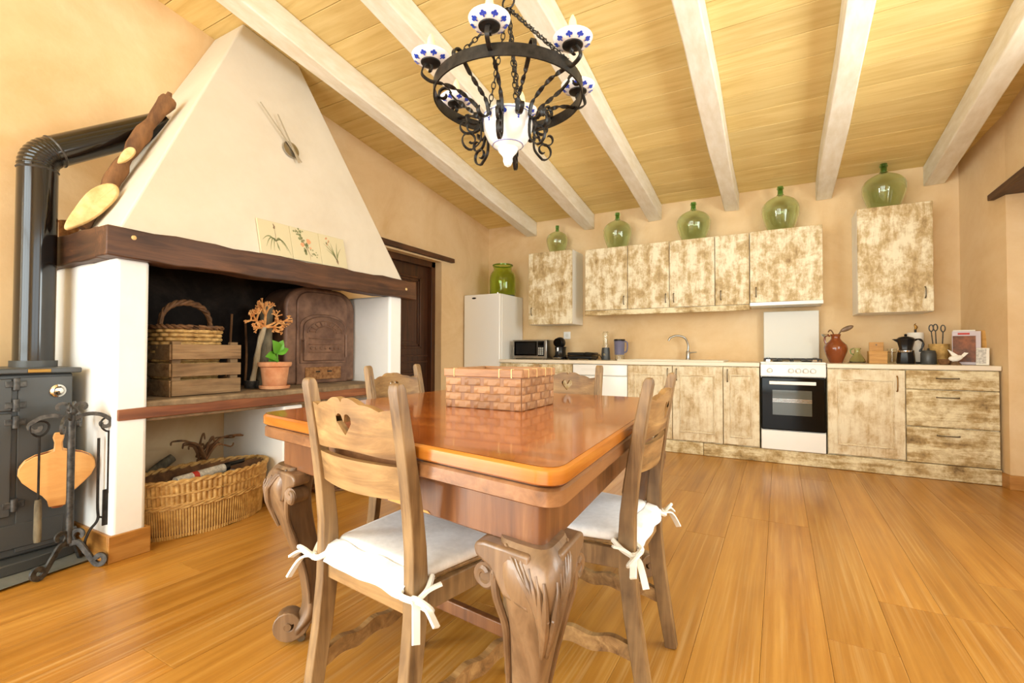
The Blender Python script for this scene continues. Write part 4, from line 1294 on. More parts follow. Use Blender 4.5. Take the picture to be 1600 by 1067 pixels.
for y_ in (-.1, -.03, .05, .11):
    MB().bx(W2 - .0095, W2 + .0095, y_ - .002, y_ + .002, BH + .0035, BH + .0355).build('binding', M['sawn'], wk)

# ================================================================ CHANDELIER
cd = thing('chandelier', 'wrought iron ring chandelier with blue and white porcelain cups and bowl', 'chandelier', (-.92, 1.60, 2.0))
RR = .284
rg = MB()
n = 72
rg.loft([[(r_ * cos(2 * pi * q / n), r_ * sin(2 * pi * q / n), z_) for r_, z_ in ((RR, -.022), (RR + .006, -.022), (RR + .006, .022), (RR, .022))] for q in range(n)] + [[(r_, 0, z_) for r_, z_ in ((RR, -.022), (RR + .006, -.022), (RR + .006, .022), (RR, .022))]], True, False)
rg.build('ring', M['iron'], cd)
bowl = MB().lathe([(.086, -.078), (.094, -.08), (.098, -.09), (.098, -.115), (.092, -.15), (.075, -.185), (.052, -.205), (.04, -.212), (.036, -.225), (.022, -.24), (.018, -.25), (.019, -.262), (.012, -.278), (.0, -.284)], 40, cap=False).lathe([(.086, -.078), (.08, -.1), (.05, -.18), (0, -.2)], 32, cap=False).build('bowl', M['porcelain'], cd)
bm_ = MB()
for q in range(10):
    a = 2 * pi * q / 10
    for da, dz, r_ in ((0, -.102, .010), (.085, -.108, .008), (-.085, -.108, .008), (0, -.118, .006), (0, -.128, .004)):
        rr_ = .0988 if dz > -.116 else (.0975 if dz > -.12 else .0965)
        c_ = Vector((rr_ * cos(a + da), rr_ * sin(a + da), dz))
        tx = Vector((-sin(a + da), cos(a + da), 0))
        bm_.add([tuple(c_ + tx * (r_ * cos(t)) + Vector((0, 0, r_ * 1.1 * sin(t)))) for t in [2 * pi * k_ / 8 for k_ in range(8)]], [tuple(range(8))])
bm_.build('painted_motif', M['blue'], bowl, smooth=False)['kind'] = 'stuff'
MB().tube([(.0985 * cos(2 * pi * q / 48), .0985 * sin(2 * pi * q / 48), -.0915) for q in range(48)], .0012, 5, closed=True).tube([(.06 * cos(2 * pi * q / 40), .06 * sin(2 * pi * q / 40), -.2) for q in range(40)], .001, 5, closed=True).build('painted_line', M['blue'], bowl)
A0 = radians(-72)
FLAT = RECT(1.0, .38)
def bar(pts_rz, a, r=.0075, name='arm', tw=None, parent=None):
    e1 = Vector((cos(a), sin(a), 0))
    pts = [e1 * p[0] + Vector((0, 0, p[1])) for p in pts_rz]
    return MB().tube(pts, r, sec=[(x_ * .38, y_) for x_, y_ in RECT(1, 1)], ref=(-sin(a), cos(a), 0), tw=tw).build(name, M['iron'], parent or cd)
def sp2(c_, ra, rb, aa, ab, n_=16):
    return [(c_[0] + (ra + (rb - ra) * q / (n_ - 1)) * cos(aa + (ab - aa) * q / (n_ - 1)), c_[1] + (ra + (rb - ra) * q / (n_ - 1)) * sin(aa + (ab - aa) * q / (n_ - 1))) for q in range(n_)]
def sm2(pts, n_=8): return [(p.x, p.y) for p in smooth_pts([(a, b_, 0) for a, b_ in pts], n_)]
low = sp2((.15, -.105), .012, .042, radians(0) + 2 * pi, radians(190), 18)   # outward curl beside the bowl
for k_ in range(6):
    a = A0 + k_ * pi / 3
    mid = sm2([low[-1], (.122, -.07), (.165, -.035), (.21, -.012), (.26, -.002), (.305, .0), (.335, .02), (.33, .048)], 8)
    up_ = sp2((.31, .046), .02, .008, radians(10), radians(10) + 1.5 * pi, 12)
    path_ = low[:-1] + mid + up_
    n0, n1_, n2_ = len(low) - 1, len(mid), len(up_)
    tw_l = [0] * n0 + [(2 * pi * 1.5) * min(1, max(0, (q - n1_ * .15) / (n1_ * .42))) for q in range(n1_)]
    tw_l += [tw_l[-1]] * n2_
    ar = bar(path_, a, tw=tw_l)
    e1 = Vector((cos(a), sin(a), 0)); c_ = e1 * .303
    MB().lathe([(0, .06), (.02, .06), (.036, .066), (.037, .07), (0, .072)], 20, (c_.x, c_.y, 0)).build('drip_pan', M['iron'], ar)
    cup = MB().lathe([(.0, .07), (.036, .07), (.054, .075), (.066, .085), (.07, .093), (.066, .097), (.05, .09), (.03, .086), (0, .085)], 32, (c_.x, c_.y, 0)).build('porcelain_cup', M['porcelain'], cd)
    mo = MB()
    for q in range(9):
        t = 2 * pi * q / 9
        for da, rr_, r_ in ((0, .0595, .0058), (.13, .056, .005), (-.13, .056, .005), (0, .052, .004), (0, .0465, .0028)):
            zz_ = .07 + (rr_ - .036) * .278 - .0008 if rr_ < .054 else .075 + (rr_ - .054) * .833 - .0008
            d_ = Vector((cos(t + da), sin(t + da), 0)); tx = Vector((-d_.y, d_.x, 0)); rad = Vector((d_.x, d_.y, .5)).normalized()
            p = Vector((c_.x, c_.y, zz_)) + d_ * rr_
            mo.add([tuple(p - Vector((0, 0, .0009)) + tx * (r_ * cos(w_)) + rad * (r_ * 1.15 * sin(w_))) for w_ in [-2 * pi * j / 7 for j in range(7)]], [tuple(range(7))])
    mo.build('painted_motif', M['blue'], cup, smooth=False)['kind'] = 'stuff'
    MB().lathe([(0, .084), (.012, .084), (.012, .112), (0, .112)], 14, (c_.x, c_.y, 0)).build('bulb_socket', M['porcelain'], cd)
    MB().lathe([(.009, .111), (.0145, .124), (.0155, .138), (.012, .158), (.005, .174), (.0, .18)], 14, (c_.x, c_.y, 0)).build('candle_bulb', M['candle'], cd)
    # lower scrolls hanging below the bowl
    s1 = sp2((.155, -.185), .012, .045, radians(70) - 2 * pi * .9, radians(200), 24)
    bar(sp2((.17, -.145), .008, .04, radians(60) + 2.2 * pi, radians(185), 24) + [(.118, -.12)], a, .006, 'lower_scroll')
    bar([(.112, -.125)] + sm2([(.108, -.15), (.112, -.2), (.145, -.235)], 6) + sp2((.15, -.198), .038, .009, radians(-80), radians(-80) + 2.1 * pi, 22), a, .006, 'lower_scroll')
    # plain bar between two cup arms
    a2 = a + pi / 6
    mid = sm2([low[-1], (.122, -.07), (.165, -.035), (.21, .0), (.238, .032)], 8)
    up_ = sp2((.264, .03), .03, .01, radians(165), radians(165) - 1.9 * pi, 20)
    path_ = low[:-1] + mid + up_
    n1_ = len(mid)
    tw_l = [0] * (len(low) - 1) + [(2 * pi * 1.5) * min(1, max(0, (q - n1_ * .2) / (n1_ * .5))) for q in range(n1_)]
    tw_l += [tw_l[-1]] * len(up_)
    bar(path_, a2, name='scroll_bar', tw=tw_l)
def chain(p, q, name='chain', Lk=.03, r=.0022, sag=0.0):
    p, q = Vector(p), Vector(q)
    L = (q - p).length
    n_ = max(2, int(L / (Lk * .78)))
    d_ = (q - p).normalized(); s1 = d_.orthogonal().normalized(); s2 = d_.cross(s1)
    m = MB()
    for k_ in range(n_):
        c_ = p.lerp(q, (k_ + .5) / n_)
        s_ = s1 if k_ % 2 else s2
        m.tube([c_ + d_ * (Lk / 2 * cos(t) * (1.0)) + s_ * (Lk * .26 * sin(t)) for t in [2 * pi * j / 12 for j in range(12)]], r, 5, closed=True)
    return m.build(name, M['iron'], cd)
top_ = (0, 0, .345)
for a in (radians(-132), radians(-12), radians(108)):
    chain((RR * cos(a), RR * sin(a), .02), top_)
for a in (radians(-170), radians(-40), radians(80)):
    chain((.088 * cos(a), .088 * sin(a), -.08), top_)
zc_l = zc(1.6) - 2.0
MB().tube([(.026 * cos(t), 0, .368 + .026 * sin(t)) for t in [2 * pi * j / 20 for j in range(20)]], .004, 7, closed=True).build('top_ring', M['iron'], cd)
chain((0, 0, .39), (0, 0, zc_l - .04), Lk=.034)
MB().lathe([(.0, -.045), (.02, -.04), (.045, -.012), (.05, -.001), (0, 0)], 20, (0, 0, zc_l)).build('ceiling_rose', M['iron'], cd)
hx = []
for q in range(120):
    u = q / 119
    b_ = Vector((RR * .98 * cos(radians(-12)), RR * .98 * sin(radians(-12)), .03)).lerp(Vector((0, 0, .35)), u)
    hx.append(b_ + Vector((.007 * cos(q * .75), .007 * sin(q * .75), .0)))
MB().tube(hx, .0022, 5).build('wire', M['greyiron'], cd)
# ================================================================ KITCHEN
# ---- refrigerator
rf = thing('refrigerator', 'white refrigerator in the corner with green jar on top', 'refrigerator', (-3.183, 5.17, 0))
MB().bx(-.262, .262, -.22, .315, .04, 1.69).build('body', M['enamel'], rf, bevel=.008)
d_ = MB().bx(-.262, .262, -.272, -.224, .06, 1.69).build('door', M['enamel'], rf, bevel=.012, seg=3)
MB().lathe([(0, 0), (1, 0), (.96, .003), (0, .004)], 24, (-.11, -.272, 1.645), sx=.032, sy=.011, m=Matrix.Rotation(radians(90), 3, 'X')).build('badge', M['black'], d_)
MB().bx(-.25, .25, -.2, .3, .002, .04).build('foot_plinth', M['black'], rf)
MB().lathe([(.012, 0), (.012, .012), (0, .014)], 12, (.215, -.245, 1.69)).build('hinge_cap', M['chrome'], rf)
jr = thing('green_glass_jar', 'bright green wide-mouthed glass jar on top of refrigerator', 'jar', (-3.06, 5.2, 1.691))
def shell(prof, th):
    """closed glass shell: outer profile up, inner profile down"""
    inn_ = [(max(r_ - th, .0005), z_ + (th if k_ == 0 else 0)) for k_, (r_, z_) in enumerate(prof)]
    inn_[0] = (max(prof[0][0] - th, .0005), prof[0][1] + th)
    inn_ = [(max(.0005, r_), max(z_, prof[0][1] + th)) for r_, z_ in inn_]
    return [(.0005, prof[0][1])] + prof + list(reversed(inn_)) + [(.0005, prof[0][1] + th)]
MB().lathe(shell([(.13, 0), (.155, .008), (.165, .03), (.168, .2), (.162, .25), (.145, .29), (.118, .32), (.112, .35), (.125, .375), (.128, .39)], .006), 40, cap=False).build('glass_body', M['glass_jar'], jr)
MB().tube([(.122 * cos(2 * pi * q / 40), .122 * sin(2 * pi * q / 40), .388) for q in range(40)], .01, 8, closed=True).build('lip', M['glass_dark'], jr)

# ---- worktops
wt = MB()
wt.bx(-2.915, -.157, YF - .02, YB - .002, .857, .895)
o = wt.build('worktop', M['worktop'], bevel=.005)
tag(o, 'cream worktop with the sink, left of the white cooker', 'worktop')
o = MB().hexa([(.357, YF - .02, .857), (1.446, YF - .02, .857), (1.372, YB - .002, .857), (.357, YB - .002, .857)], [(.357, YF - .02, .895), (1.446, YF - .02, .895), (1.372, YB - .002, .895), (.357, YB - .002, .895)]).build('worktop', M['worktop'], bevel=.005)
tag(o, 'cream worktop over door and drawers, right of the white cooker', 'worktop')

def pull(parent, x_, y_, z_, L=.1, vert=True, mat='pewter'):
    if vert:
        pts = [(x_, y_, z_ - L / 2), (x_, y_ - .018, z_ - L / 2 + .012), (x_, y_ - .022, z_), (x_, y_ - .018, z_ + L / 2 - .012), (x_, y_, z_ + L / 2)]
    else:
        pts = [(x_ - L / 2, y_, z_), (x_ - L / 2 + .012, y_ - .018, z_), (x_, y_ - .022, z_), (x_ + L / 2 - .012, y_ - .018, z_), (x_ + L / 2, y_, z_)]
    return MB().tube(smooth_pts(pts, 5), [.007] + [.0045] * 19 + [.007], 8).build('handle', M[mat], parent)
def door_part(parent, x0, x1, z0, z1, yf, mat, style='plain', name='door'):
    d = MB().bx(x0 + .002, x1 - .002, yf - .02, yf, z0 + .002, z1 - .002).build(name, M[mat], parent, bevel=.0035)
    if style == 'raised':
        a = .072 if x1 - x0 > .35 else .06
        X0, X1, Z0, Z1 = x0 + a, x1 - a, z0 + a + .01, z1 - a - .01
        p = MB()
        p.bx(X0, X1, yf - .028, yf - .02, Z0, Z0 + .01).bx(X0, X1, yf - .028, yf - .02, Z1 - .01, Z1).bx(X0, X0 + .01, yf - .028, yf - .02, Z0 + .01, Z1 - .01).bx(X1 - .01, X1, yf - .028, yf - .02, Z0 + .01, Z1 - .01)
        i_ = .03
        yy = yf - .02
        p.hexa([(X0 + .016, yy, Z0 + .016), (X0 + .016, yy, Z1 - .016), (X1 - .016, yy, Z1 - .016), (X1 - .016, yy, Z0 + .016)],
               [(X0 + .016 + i_, yy - .011, Z0 + .016 + i_), (X0 + .016 + i_, yy - .011, Z1 - .016 - i_), (X1 - .016 - i_, yy - .011, Z1 - .016 - i_), (X1 - .016 - i_, yy - .011, Z0 + .016 + i_)])
        p.build('panel', M[mat], d, bevel=.002)
    return d
def base_unit(name, label, x0, x1, doors):
    c_ = thing(name, label, 'cabinet', ((x0 + x1) / 2, YF, 0), group='base cabinets')
    hx_ = (x1 - x0) / 2
    MB().bx(-hx_ + .0005, hx_ - .0005, .002, YB - YF - .01, .121, .855).build('carcass', M['dist_v'], c_)
    return c_
def upd(o, dx, cx):
    pass
# the base units (local x = world x - unit centre)
c_ = base_unit('base_cabinet', 'worn cream base cabinet beside refrigerator, mostly hidden behind table basket', -2.91, -1.98, None)
for a, b_ in ((-.465, 0), (0, .465)):
    d_ = door_part(c_, a, b_, .13, .85, 0, 'dist_v', 'raised'); pull(d_, (a + b_) / 2, -.02, .76)
dw = thing('dishwasher', 'white built-in dishwasher front behind the far dining chair', 'dishwasher', (-1.675, YF, 0))
MB().bx(-.302, .302, .0, .55, .121, .853).build('body', M['offwhite'], dw)
MB().bx(-.3, .3, -.02, -.001, .13, .73).build('door', M['enamel'], dw, bevel=.005)
cp = MB().bx(-.3, .3, -.022, -.001, .738, .85).build('control_panel', M['enamel'], dw, bevel=.005)
MB().bx(-.2, .0, -.0225, -.0222, .80, .806).bx(-.2, -.03, -.0225, -.0222, .785, .789).build('printed_line', M['offwhite'], cp)
c_ = base_unit('base_cabinet', 'worn cream base cabinet with one panelled door right of white dishwasher', -1.371, -.925, None)
d_ = door_part(c_, -.223, .223, .13, .85, 0, 'dist_l', 'raised'); pull(d_, .18, -.02, .77, .11)
c_ = base_unit('base_cabinet', 'worn cream base cabinet with panelled door under sink tap', -.923, -.464, None)
d_ = door_part(c_, -.229, .229, .13, .85, 0, 'dist_l', 'raised'); pull(d_, -.19, -.02, .77, .11)
c_ = base_unit('base_cabinet', 'narrow worn cream base cabinet directly left of the cooker', -.462, -.158, None)
d_ = door_part(c_, -.152, .152, .13, .85, 0, 'dist_l', 'raised'); pull(d_, -.115, -.02, .77, .11)
c_ = base_unit('base_cabinet', 'worn cream base cabinet with wide door directly right of cooker', .357, .882, None)
d_ = door_part(c_, -.262, .262, .13, .85, 0, 'dist_l', 'raised'); pull(d_, .21, -.02, .74, .12, mat='brass')
c_ = thing('drawer_cabinet', 'worn cream cabinet with three drawers at the right wall', 'cabinet', (1.159, YF, 0), group='base cabinets')
MB().hexa([(-.2745, .002, .121), (.274, .002, .121), (.205, .58, .121), (-.2745, .58, .121)], [(-.2745, .002, .855), (.274, .002, .855), (.205, .58, .855), (-.2745, .58, .855)]).build('carcass', M['dist_v'], c_)
for z0, z1 in ((.125, .402), (.412, .698), (.704, .852)):
    d_ = MB().bx(-.273, .273, -.02, 0, z0, z1).build('drawer', M['dist_h'], c_, bevel=.004)
    pull(d_, -.02, -.02, z1 - (.055 if z0 < .7 else .06), .13, False)
o = MB().bx(-2.91, -.64, YF - .012, YF + .01, .002, .119).build('plinth', M['dist_h'], bevel=.004)
tag(o, 'worn cream plinth board under sink cabinets and dishwasher', 'plinth')
o = MB().bx(-.637, 1.44, YF - .016, YF + .008, .002, .119).build('plinth', M['dist_h'], bevel=.004)
tag(o, 'worn cream plinth board under cooker and right hand cabinets', 'plinth')

# ---- sink and tap
sk_ = thing('kitchen_sink', 'cream inset sink with drainer in left worktop', 'sink', (-.98, 5.18, .8952))
s_ = MB().bx(-.52, .52, -.245, -.2, 0, .014).bx(-.52, .52, .2, .245, 0, .014).bx(-.52, -.46, -.2, .2, 0, .014).bx(.04, .52, -.2, .2, 0, .012).build('rim', M['worktop'], sk_, bevel=.004)
MB().bx(-.46, .04, -.2, .2, .0, .003).build('bowl', M['whitelam'], sk_)
dg = MB()
for q in range(9): dg.bx(.12 + q * .04, .135 + q * .04, -.17, .17, .012, .016)
dg.build('drainer_ribs', M['worktop'], sk_, bevel=.002)
tp_ = thing('sink_tap', 'tall curved steel mixer tap behind the sink', 'tap', (-.855, 5.39, .9095))
MB().lathe([(0, 0), (.026, 0), (.026, .008), (.021, .012), (.021, .085), (.016, .092), (0, .094)], 20).build('body', M['steel'], tp_)
MB().tube(smooth_pts([(0, 0, .09), (0, 0, .16), (-.03, -.02, .23), (-.1, -.05, .255), (-.165, -.08, .235), (-.185, -.09, .2)], 7), .011, 12).build('spout', M['steel'], tp_)
MB().tube([(.015, 0, .07), (.045, -.01, .075), (.09, -.02, .08)], [.011, .006, .005], 10).build('lever', M['steel'], tp_)

# ---- cooker
ck_ = thing('gas_cooker', 'freestanding white gas cooker with black oven door', 'cooker', (.1, YF, 0))
MB().bx(-.247, .247, .0, .57, .12, .885).build('body', M['enamel'], ck_, bevel=.004)
MB().bx(-.25, .25, -.02, .58, .885, .905).build('hob', M['enamel'], ck_, bevel=.006)
cpn = MB().hexa([(-.25, -.034, .775), (.25, -.034, .775), (.25, 0, .775), (-.25, 0, .775)], [(-.25, -.02, .885), (.25, -.02, .885), (.25, 0, .885), (-.25, 0, .885)]).build('control_panel', M['enamel'], ck_, bevel=.006)
for x_ in (-.175, -.01, .045, .1, .155):
    MB().lathe([(.019, 0), (.019, .004), (.015, .006), (.014, .02), (0, .021)], 20, (x_, -.029, .826), m=Matrix.Rotation(radians(90), 3, 'X')).build('knob', M['enamel'], cpn)
    MB().tube([(x_ + .021 * cos(t), -.0285, .826 + .021 * sin(t)) for t in [2 * pi * j / 20 for j in range(20)]], .0012, 5, closed=True).build('knob_ring', M['pewter'], cpn)
od = MB().bx(-.246, .246, -.032, -.002, .30, .77).build('oven_door', M['glassblack'], ck_, bevel=.01)
MB().bx(-.155, .145, -.0328, -.0322, .435, .655).build('window_glass', M['ovenglass'], od)
rk_ = MB()
for q in range(3): rk_.bx(-.155, .145, -.0335, -.0328, .55 + q * .012, .5525 + q * .012)
rk_.build('rack', M['chrome'], od)
MB().bx(-.18, .175, -.062, -.05, .705, .735).bx(-.17, -.15, -.05, -.032, .712, .728).bx(.145, .165, -.05, -.032, .712, .728).build('handle', M['enamel'], od, bevel=.004)
MB().bx(-.246, .246, -.03, -.002, .123, .293).build('storage_drawer', M['enamel'], ck_, bevel=.006)
MB().bx(-.235, .235, .505, .521, .93, 1.395).build('lid', M['offwhite'], ck_, bevel=.006)
for s_ in (-1, 1): MB().bx(s_ * .2 - .02, s_ * .2 + .02, .505, .525, .904, .94).build('lid_hinge', M['chrome'], ck_)
for x_ in (-.115, .115):
    for y_ in (.14, .38):
        MB().lathe([(.04, .905), (.042, .915), (.03, .92), (0, .921)], 18, (x_, y_, 0)).build('burner', M['black'], ck_)
    g_ = MB()
    for y_ in (.05, .26, .47): g_.bx(x_ - .11, x_ + .11, y_ - .004, y_ + .004, .925, .933)
    for dx in (-.106, 0, .106): g_.bx(x_ + dx - .004, x_ + dx + .004, .05, .47, .925, .933)
    for dx in (-.106, .106):
        for y_ in (.05, .47): g_.bx(x_ + dx - .004, x_ + dx + .004, y_ - .004, y_ + .004, .905, .926)
    g_.build('pan_grate', M['iron'], ck_)

# ---- wall cabinets
YU = 5.17
def wall_unit(label, x0, x1, z0, z1, hx_, hz_, hside=None, side='whitelam', handle=True):
    c_ = thing('wall_cabinet', label, 'cabinet', ((x0 + x1) / 2, YU, z0), group='worn cream wall cabinets')
    h_ = (x1 - x0) / 2
    MB().bx(-h_ + .0005, h_ - .0005, .001, YB - YU - .002, 0, z1 - z0).build('carcass', M[side], c_, bevel=.002)
    d_ = door_part(c_, -h_, h_, 0, z1 - z0, 0, 'dist_v')
    if handle: pull(d_, hx_ * h_, -.02, hz_, .09)
    return c_
wall_unit('worn cream wall cabinet above the microwave, standing apart on the left', -2.665, -2.094, 1.312, 2.183, -.84, .16)
wall_unit('worn cream wall cabinet, leftmost of the joined row', -1.936, -1.446, 1.456, 2.156, .84, .1)
wall_unit('worn cream wall cabinet, second from left in the joined row', -1.444, -1.003, 1.456, 2.156, .84, .1)
wall_unit('worn cream wall cabinet, third from left under the middle green bottle', -1.001, -.560, 1.456, 2.156, -.8, .1)
wall_unit('narrow worn cream wall cabinet just left of the cooker hood cabinet', -.558, -.248, 1.456, 2.156, -.65, .1)
wall_unit('wide worn cream wall cabinet above the pull-out cooker hood', -.245, .353, 1.47, 2.162, -.82, .1)
wall_unit('worn cream wall cabinet standing apart on the right', .607, 1.126, 1.337, 2.262, .78, .16)
o = MB().bx(-1.936, -.248, YU - .022, YU + .02, 1.398, 1.4545).build('cornice_board', M['dist_h'], bevel=.004)
tag(o, 'worn cream light pelmet board under the joined wall cabinets', 'pelmet')
hd_ = thing('cooker_hood', 'slim white pull-out cooker hood under wide wall cabinet', 'cooker hood', (.054, YU, 1.435))
MB().bx(-.298, .298, .03, .3, .0, .034).build('body', M['offwhite'], hd_, bevel=.003)
MB().bx(-.299, .299, -.04, .029, .0, .034).build('pull_front', M['enamel'], hd_, bevel=.004)

# ---- demijohns
def demijohn(label, x_, z0, h_, r_, squat=1.0, lean=0):
    t = thing('demijohn', label, 'bottle', (x_, 5.325, z0), group='green glass demijohns on wall cabinets')
    b_ = .69 * h_
    pr = [(.60 * r_, 0), (.66 * r_, .012), (.80 * r_, b_ * .22), (.95 * r_, b_ * .48), (1.0 * r_, b_ * .66), (.97 * r_, b_ * .82), (.80 * r_, b_ * .97), (.52 * r_, b_ * 1.075), (.27 * r_, b_ * 1.14), (.165 * r_, b_ * 1.2)]
    pr = [(p.x, p.y) for p in smooth_pts([(a, c_, 0) for a, c_ in pr], 4)]
    MB().lathe(shell(pr, .004), 44, cap=False).build('glass_body', M['glass_green'], t)
    zn = pr[-1][1]
    MB().lathe([(.165 * r_, zn - .002), (.15 * r_, zn + .3 * (h_ - zn)), (.14 * r_, h_ - .035), (.17 * r_, h_ - .03), (.19 * r_, h_ - .02), (.17 * r_, h_ - .012), (.16 * r_, h_), (.1 * r_, h_), (.1 * r_, zn)], 24, cap=False).build('neck', M['glass_dark'], t)
    return t
demijohn('smallest green glass demijohn, on the separate left wall cabinet', -2.36, 2.184, .345, .131)
demijohn('green glass demijohn on the leftmost cabinet of the joined row', -1.608, 2.157, .425, .160)
demijohn('green glass demijohn above the middle of the joined wall cabinets', -.785, 2.157, .42, .170)
demijohn('large green glass demijohn above the cooker hood cabinet', .02, 2.163, .45, .164)
demijohn('broad olive green glass demijohn on the separate right wall cabinet', .828, 2.263, .42, .163)

# ---- left worktop appliances
WZ = .8955
mw = thing('microwave', 'steel microwave oven with black door beside the refrigerator', 'microwave', (-2.62, 5.25, WZ + .008))
MB().bx(-.225, .225, -.15, .17, 0, .225).build('body', M['steel'], mw, bevel=.006)
MB().bx(-.225, .225, -.163, -.151, 0, .225).build('front', M['steel'], mw, bevel=.004)
dd = MB().bx(-.205, .105, -.167, -.163, .035, .208).build('door', M['glassblack'], mw, bevel=.003)
MB().bx(-.18, .08, -.1675, -.1671, .055, .19).build('window', M['black'], dd)
cpx = MB().bx(.112, .2, -.167, -.163, .03, .21).build('control_panel', M['black'], mw, bevel=.002)
MB().bx(.122, .19, -.168, -.1671, .155, .198).build('display', M['glassblack'], cpx)
for r_ in range(4):
    for q in range(3):
        MB().bx(.124 + q * .024, .14 + q * .024, -.169, -.167, .05 + r_ * .023, .062 + r_ * .023).build('button', M['offwhite'], cpx)
for s_ in (-1, 1):
    MB().bx(s_ * .19 - .02, s_ * .19 + .02, -.12, .12, -.008, 0).build('foot', M['black'], mw)
kf = thing('coffee_machine', 'black rounded capsule coffee machine right of the microwave', 'coffee machine', (-2.29, 5.27, WZ))
MB().lathe([(0, 0), (.085, 0), (.09, .01), (.088, .03), (.07, .05), (.064, .1), (.07, .15), (0, .155)], 24, sx=.95, sy=1.2).build('base', M['black'], kf)
MB().ball((0, -.02, .2), .066, 20, 14, (1, 1.15, 1.0)).build('head', M['black'], kf)
MB().lathe([(0, 0), (.05, 0), (.052, .006), (0, .008)], 20, (0, -.092, .2), m=Matrix.Rotation(radians(90), 3, 'X')).build('dial', M['glassblack'], kf)
MB().bx(-.05, .05, -.13, -.05, .012, .022).build('drip_tray', M['chrome'], kf, bevel=.004)
MB().lathe([(.014, .1), (.014, .14)], 12, (0, -.085, 0)).build('spout', M['chrome'], kf)
tg = thing('sandwich_press', 'flat black electric griddle on the left worktop', 'griddle', (-2.0, 5.25, WZ))
MB().bx(-.15, .15, -.12, .12, .01, .045).build('base', M['black'], tg, bevel=.012)
MB().bx(-.15, .15, -.12, .12, .048, .085).build('lid', M['black'], tg, bevel=.014)
MB().tube(smooth_pts([(.06, -.12, .07), (.1, -.16, .078), (.16, -.15, .075), (.175, -.1, .07)], 5), .011, 8).build('handle', M['black'], tg)
MB().tube(smooth_pts([(-.15, 0, .03), (-.19, -.03, .05), (-.21, -.06, .02), (-.19, -.09, .004)], 6), .004, 6).build('cable', M['black'], tg)
for s_ in (-1, 1): MB().bx(s_ * .12 - .015, s_ * .12 + .015, -.1, .1, 0, .011).build('foot', M['black'], tg)
bn = thing('blender', 'small blender with clear tall cup and dark base', 'blender', (-1.727, 5.26, WZ))
MB().lathe([(0, 0), (.05, 0), (.052, .01), (.047, .1), (.042, .14), (0, .142)], 24).build('motor_base', M['blackmatte'], bn)
MB().bx(-.012, .012, -.052, -.046, .05, .075).build('switch', M['chrome'], bn)
MB().lathe(shell([(.036, .142), (.036, .16), (.03, .2), (.033, .26), (.036, .30), (.03, .32), (.02, .325)], .003), 24, cap=False).build('cup', M['glass'], bn)
MB().tube(smooth_pts([(-.04, -.03, .02), (-.07, -.03, .06), (-.09, -.06, .01), (-.12, -.05, .004)], 6), .004, 6).build('cable', M['black'], bn)
pj = thing('water_filter_jug', 'smoky blue water filter jug next to the blender', 'jug', (-1.57, 5.27, WZ))
MB().lathe(shell([(.045, 0), (.05, .008), (.052, .06)], .003), 24, cap=False, sy=1.25).build('clear_base', M['glass'], pj)
MB().lathe([(.0, .06), (.053, .06), (.06, .21), (.062, .215), (.0, .216)], 24, sy=1.25).build('body', M['glass_blue'], pj)
MB().lathe([(.0, .216), (.063, .216), (.06, .235), (0, .238)], 24, sy=1.25).build('lid', M['black'], pj)
MB().tube(smooth_pts([(.055, 0, .21), (.085, 0, .2), (.09, 0, .15), (.08, 0, .1), (.055, 0, .085)], 5), .008, 8).build('handle', M['glass_blue'], pj)
ot = thing('wall_socket', 'white wall socket above the coffee machine', 'socket', (-2.3, YB - .001, 1.19))
MB().bx(-.045, .045, -.012, 0, -.045, .045).build('plate', M['enamel'], ot, bevel=.004)
MB().lathe([(.0, 0), (.022, 0), (.022, .002), (0, .002)], 20, (0, -.0125, 0), m=Matrix.Rotation(radians(90), 3, 'X')).build('socket_face', M['offwhite'], ot)

# ---- right worktop things
jg = thing('clay_jug', 'glazed reddish brown clay jug holding kitchen spoons', 'jug', (.452, 5.25, WZ))
MB().lathe([(0, 0), (.05, 0), (.053, .006), (.06, .03), (.088, .1), (.093, .135), (.085, .165), (.05, .2), (.036, .22), (.035, .24), (.042, .262), (.037, .262), (.03, .24), (.03, .2), (0, .19)], 32).build('body', M['glazedclay'], jg)
MB().tube(smooth_pts([(-.04, 0, .245), (-.075, 0, .25), (-.085, 0, .21), (-.075, 0, .175)], 5), .008, 8).build('handle', M['glazedclay'], jg)
sn = thing('wooden_spoon', 'dark wooden spoon leaning right out of the clay jug', 'spoon', (.452, 5.25, WZ + .2))
MB().tube([(-.01, 0, .0), (.04, 0, .09)], .006, 8).build('handle', M['leg'], sn)
MB().ball((0, 0, 0), .055, 14, 8, (1.0, .2, .4)).xf(Matrix.Translation((.085, 0, .112)) @ Matrix.Rotation(radians(-26), 4, 'Y')).build('bowl', M['leg'], sn)
ldl = thing('steel_ladle', 'steel ladle hanging left out of the clay jug', 'ladle', (.452, 5.25, WZ + .2))
MB().tube(smooth_pts([(0, -.01, 0), (-.025, -.02, .08), (-.045, -.03, .1), (-.06, -.04, .08)], 5), .005, 8).build('handle', M['wickerdark'], ldl)
MB().lathe([(.0, -.02), (.015, -.017), (.026, -.006), (.03, .008), (.027, .006), (0, -.014)], 18, (-.085, -.05, .055)).build('bowl', M['chrome'], ldl)
fk = thing('oil_cruet', 'small pear-shaped green glass cruet on the right worktop', 'bottle', (.612, 5.25, WZ + .006))
MB().lathe(shell([(.058, 0), (.062, .008), (.055, .03), (.035, .065), (.024, .085), (.022, .115), (.03, .13)], .004), 28, cap=False).build('glass_body', M['glass_green'], fk)
MB().tube(smooth_pts([(-.03, 0, .125), (-.05, 0, .11), (-.045, 0, .08), (-.03, 0, .075)], 4), .005, 7).build('handle', M['glass_dark'], fk)
MB().lathe([(0, -.006), (.07, -.006), (.074, .0), (0, .0)], 24).build('dish', M['print_brown'], fk)
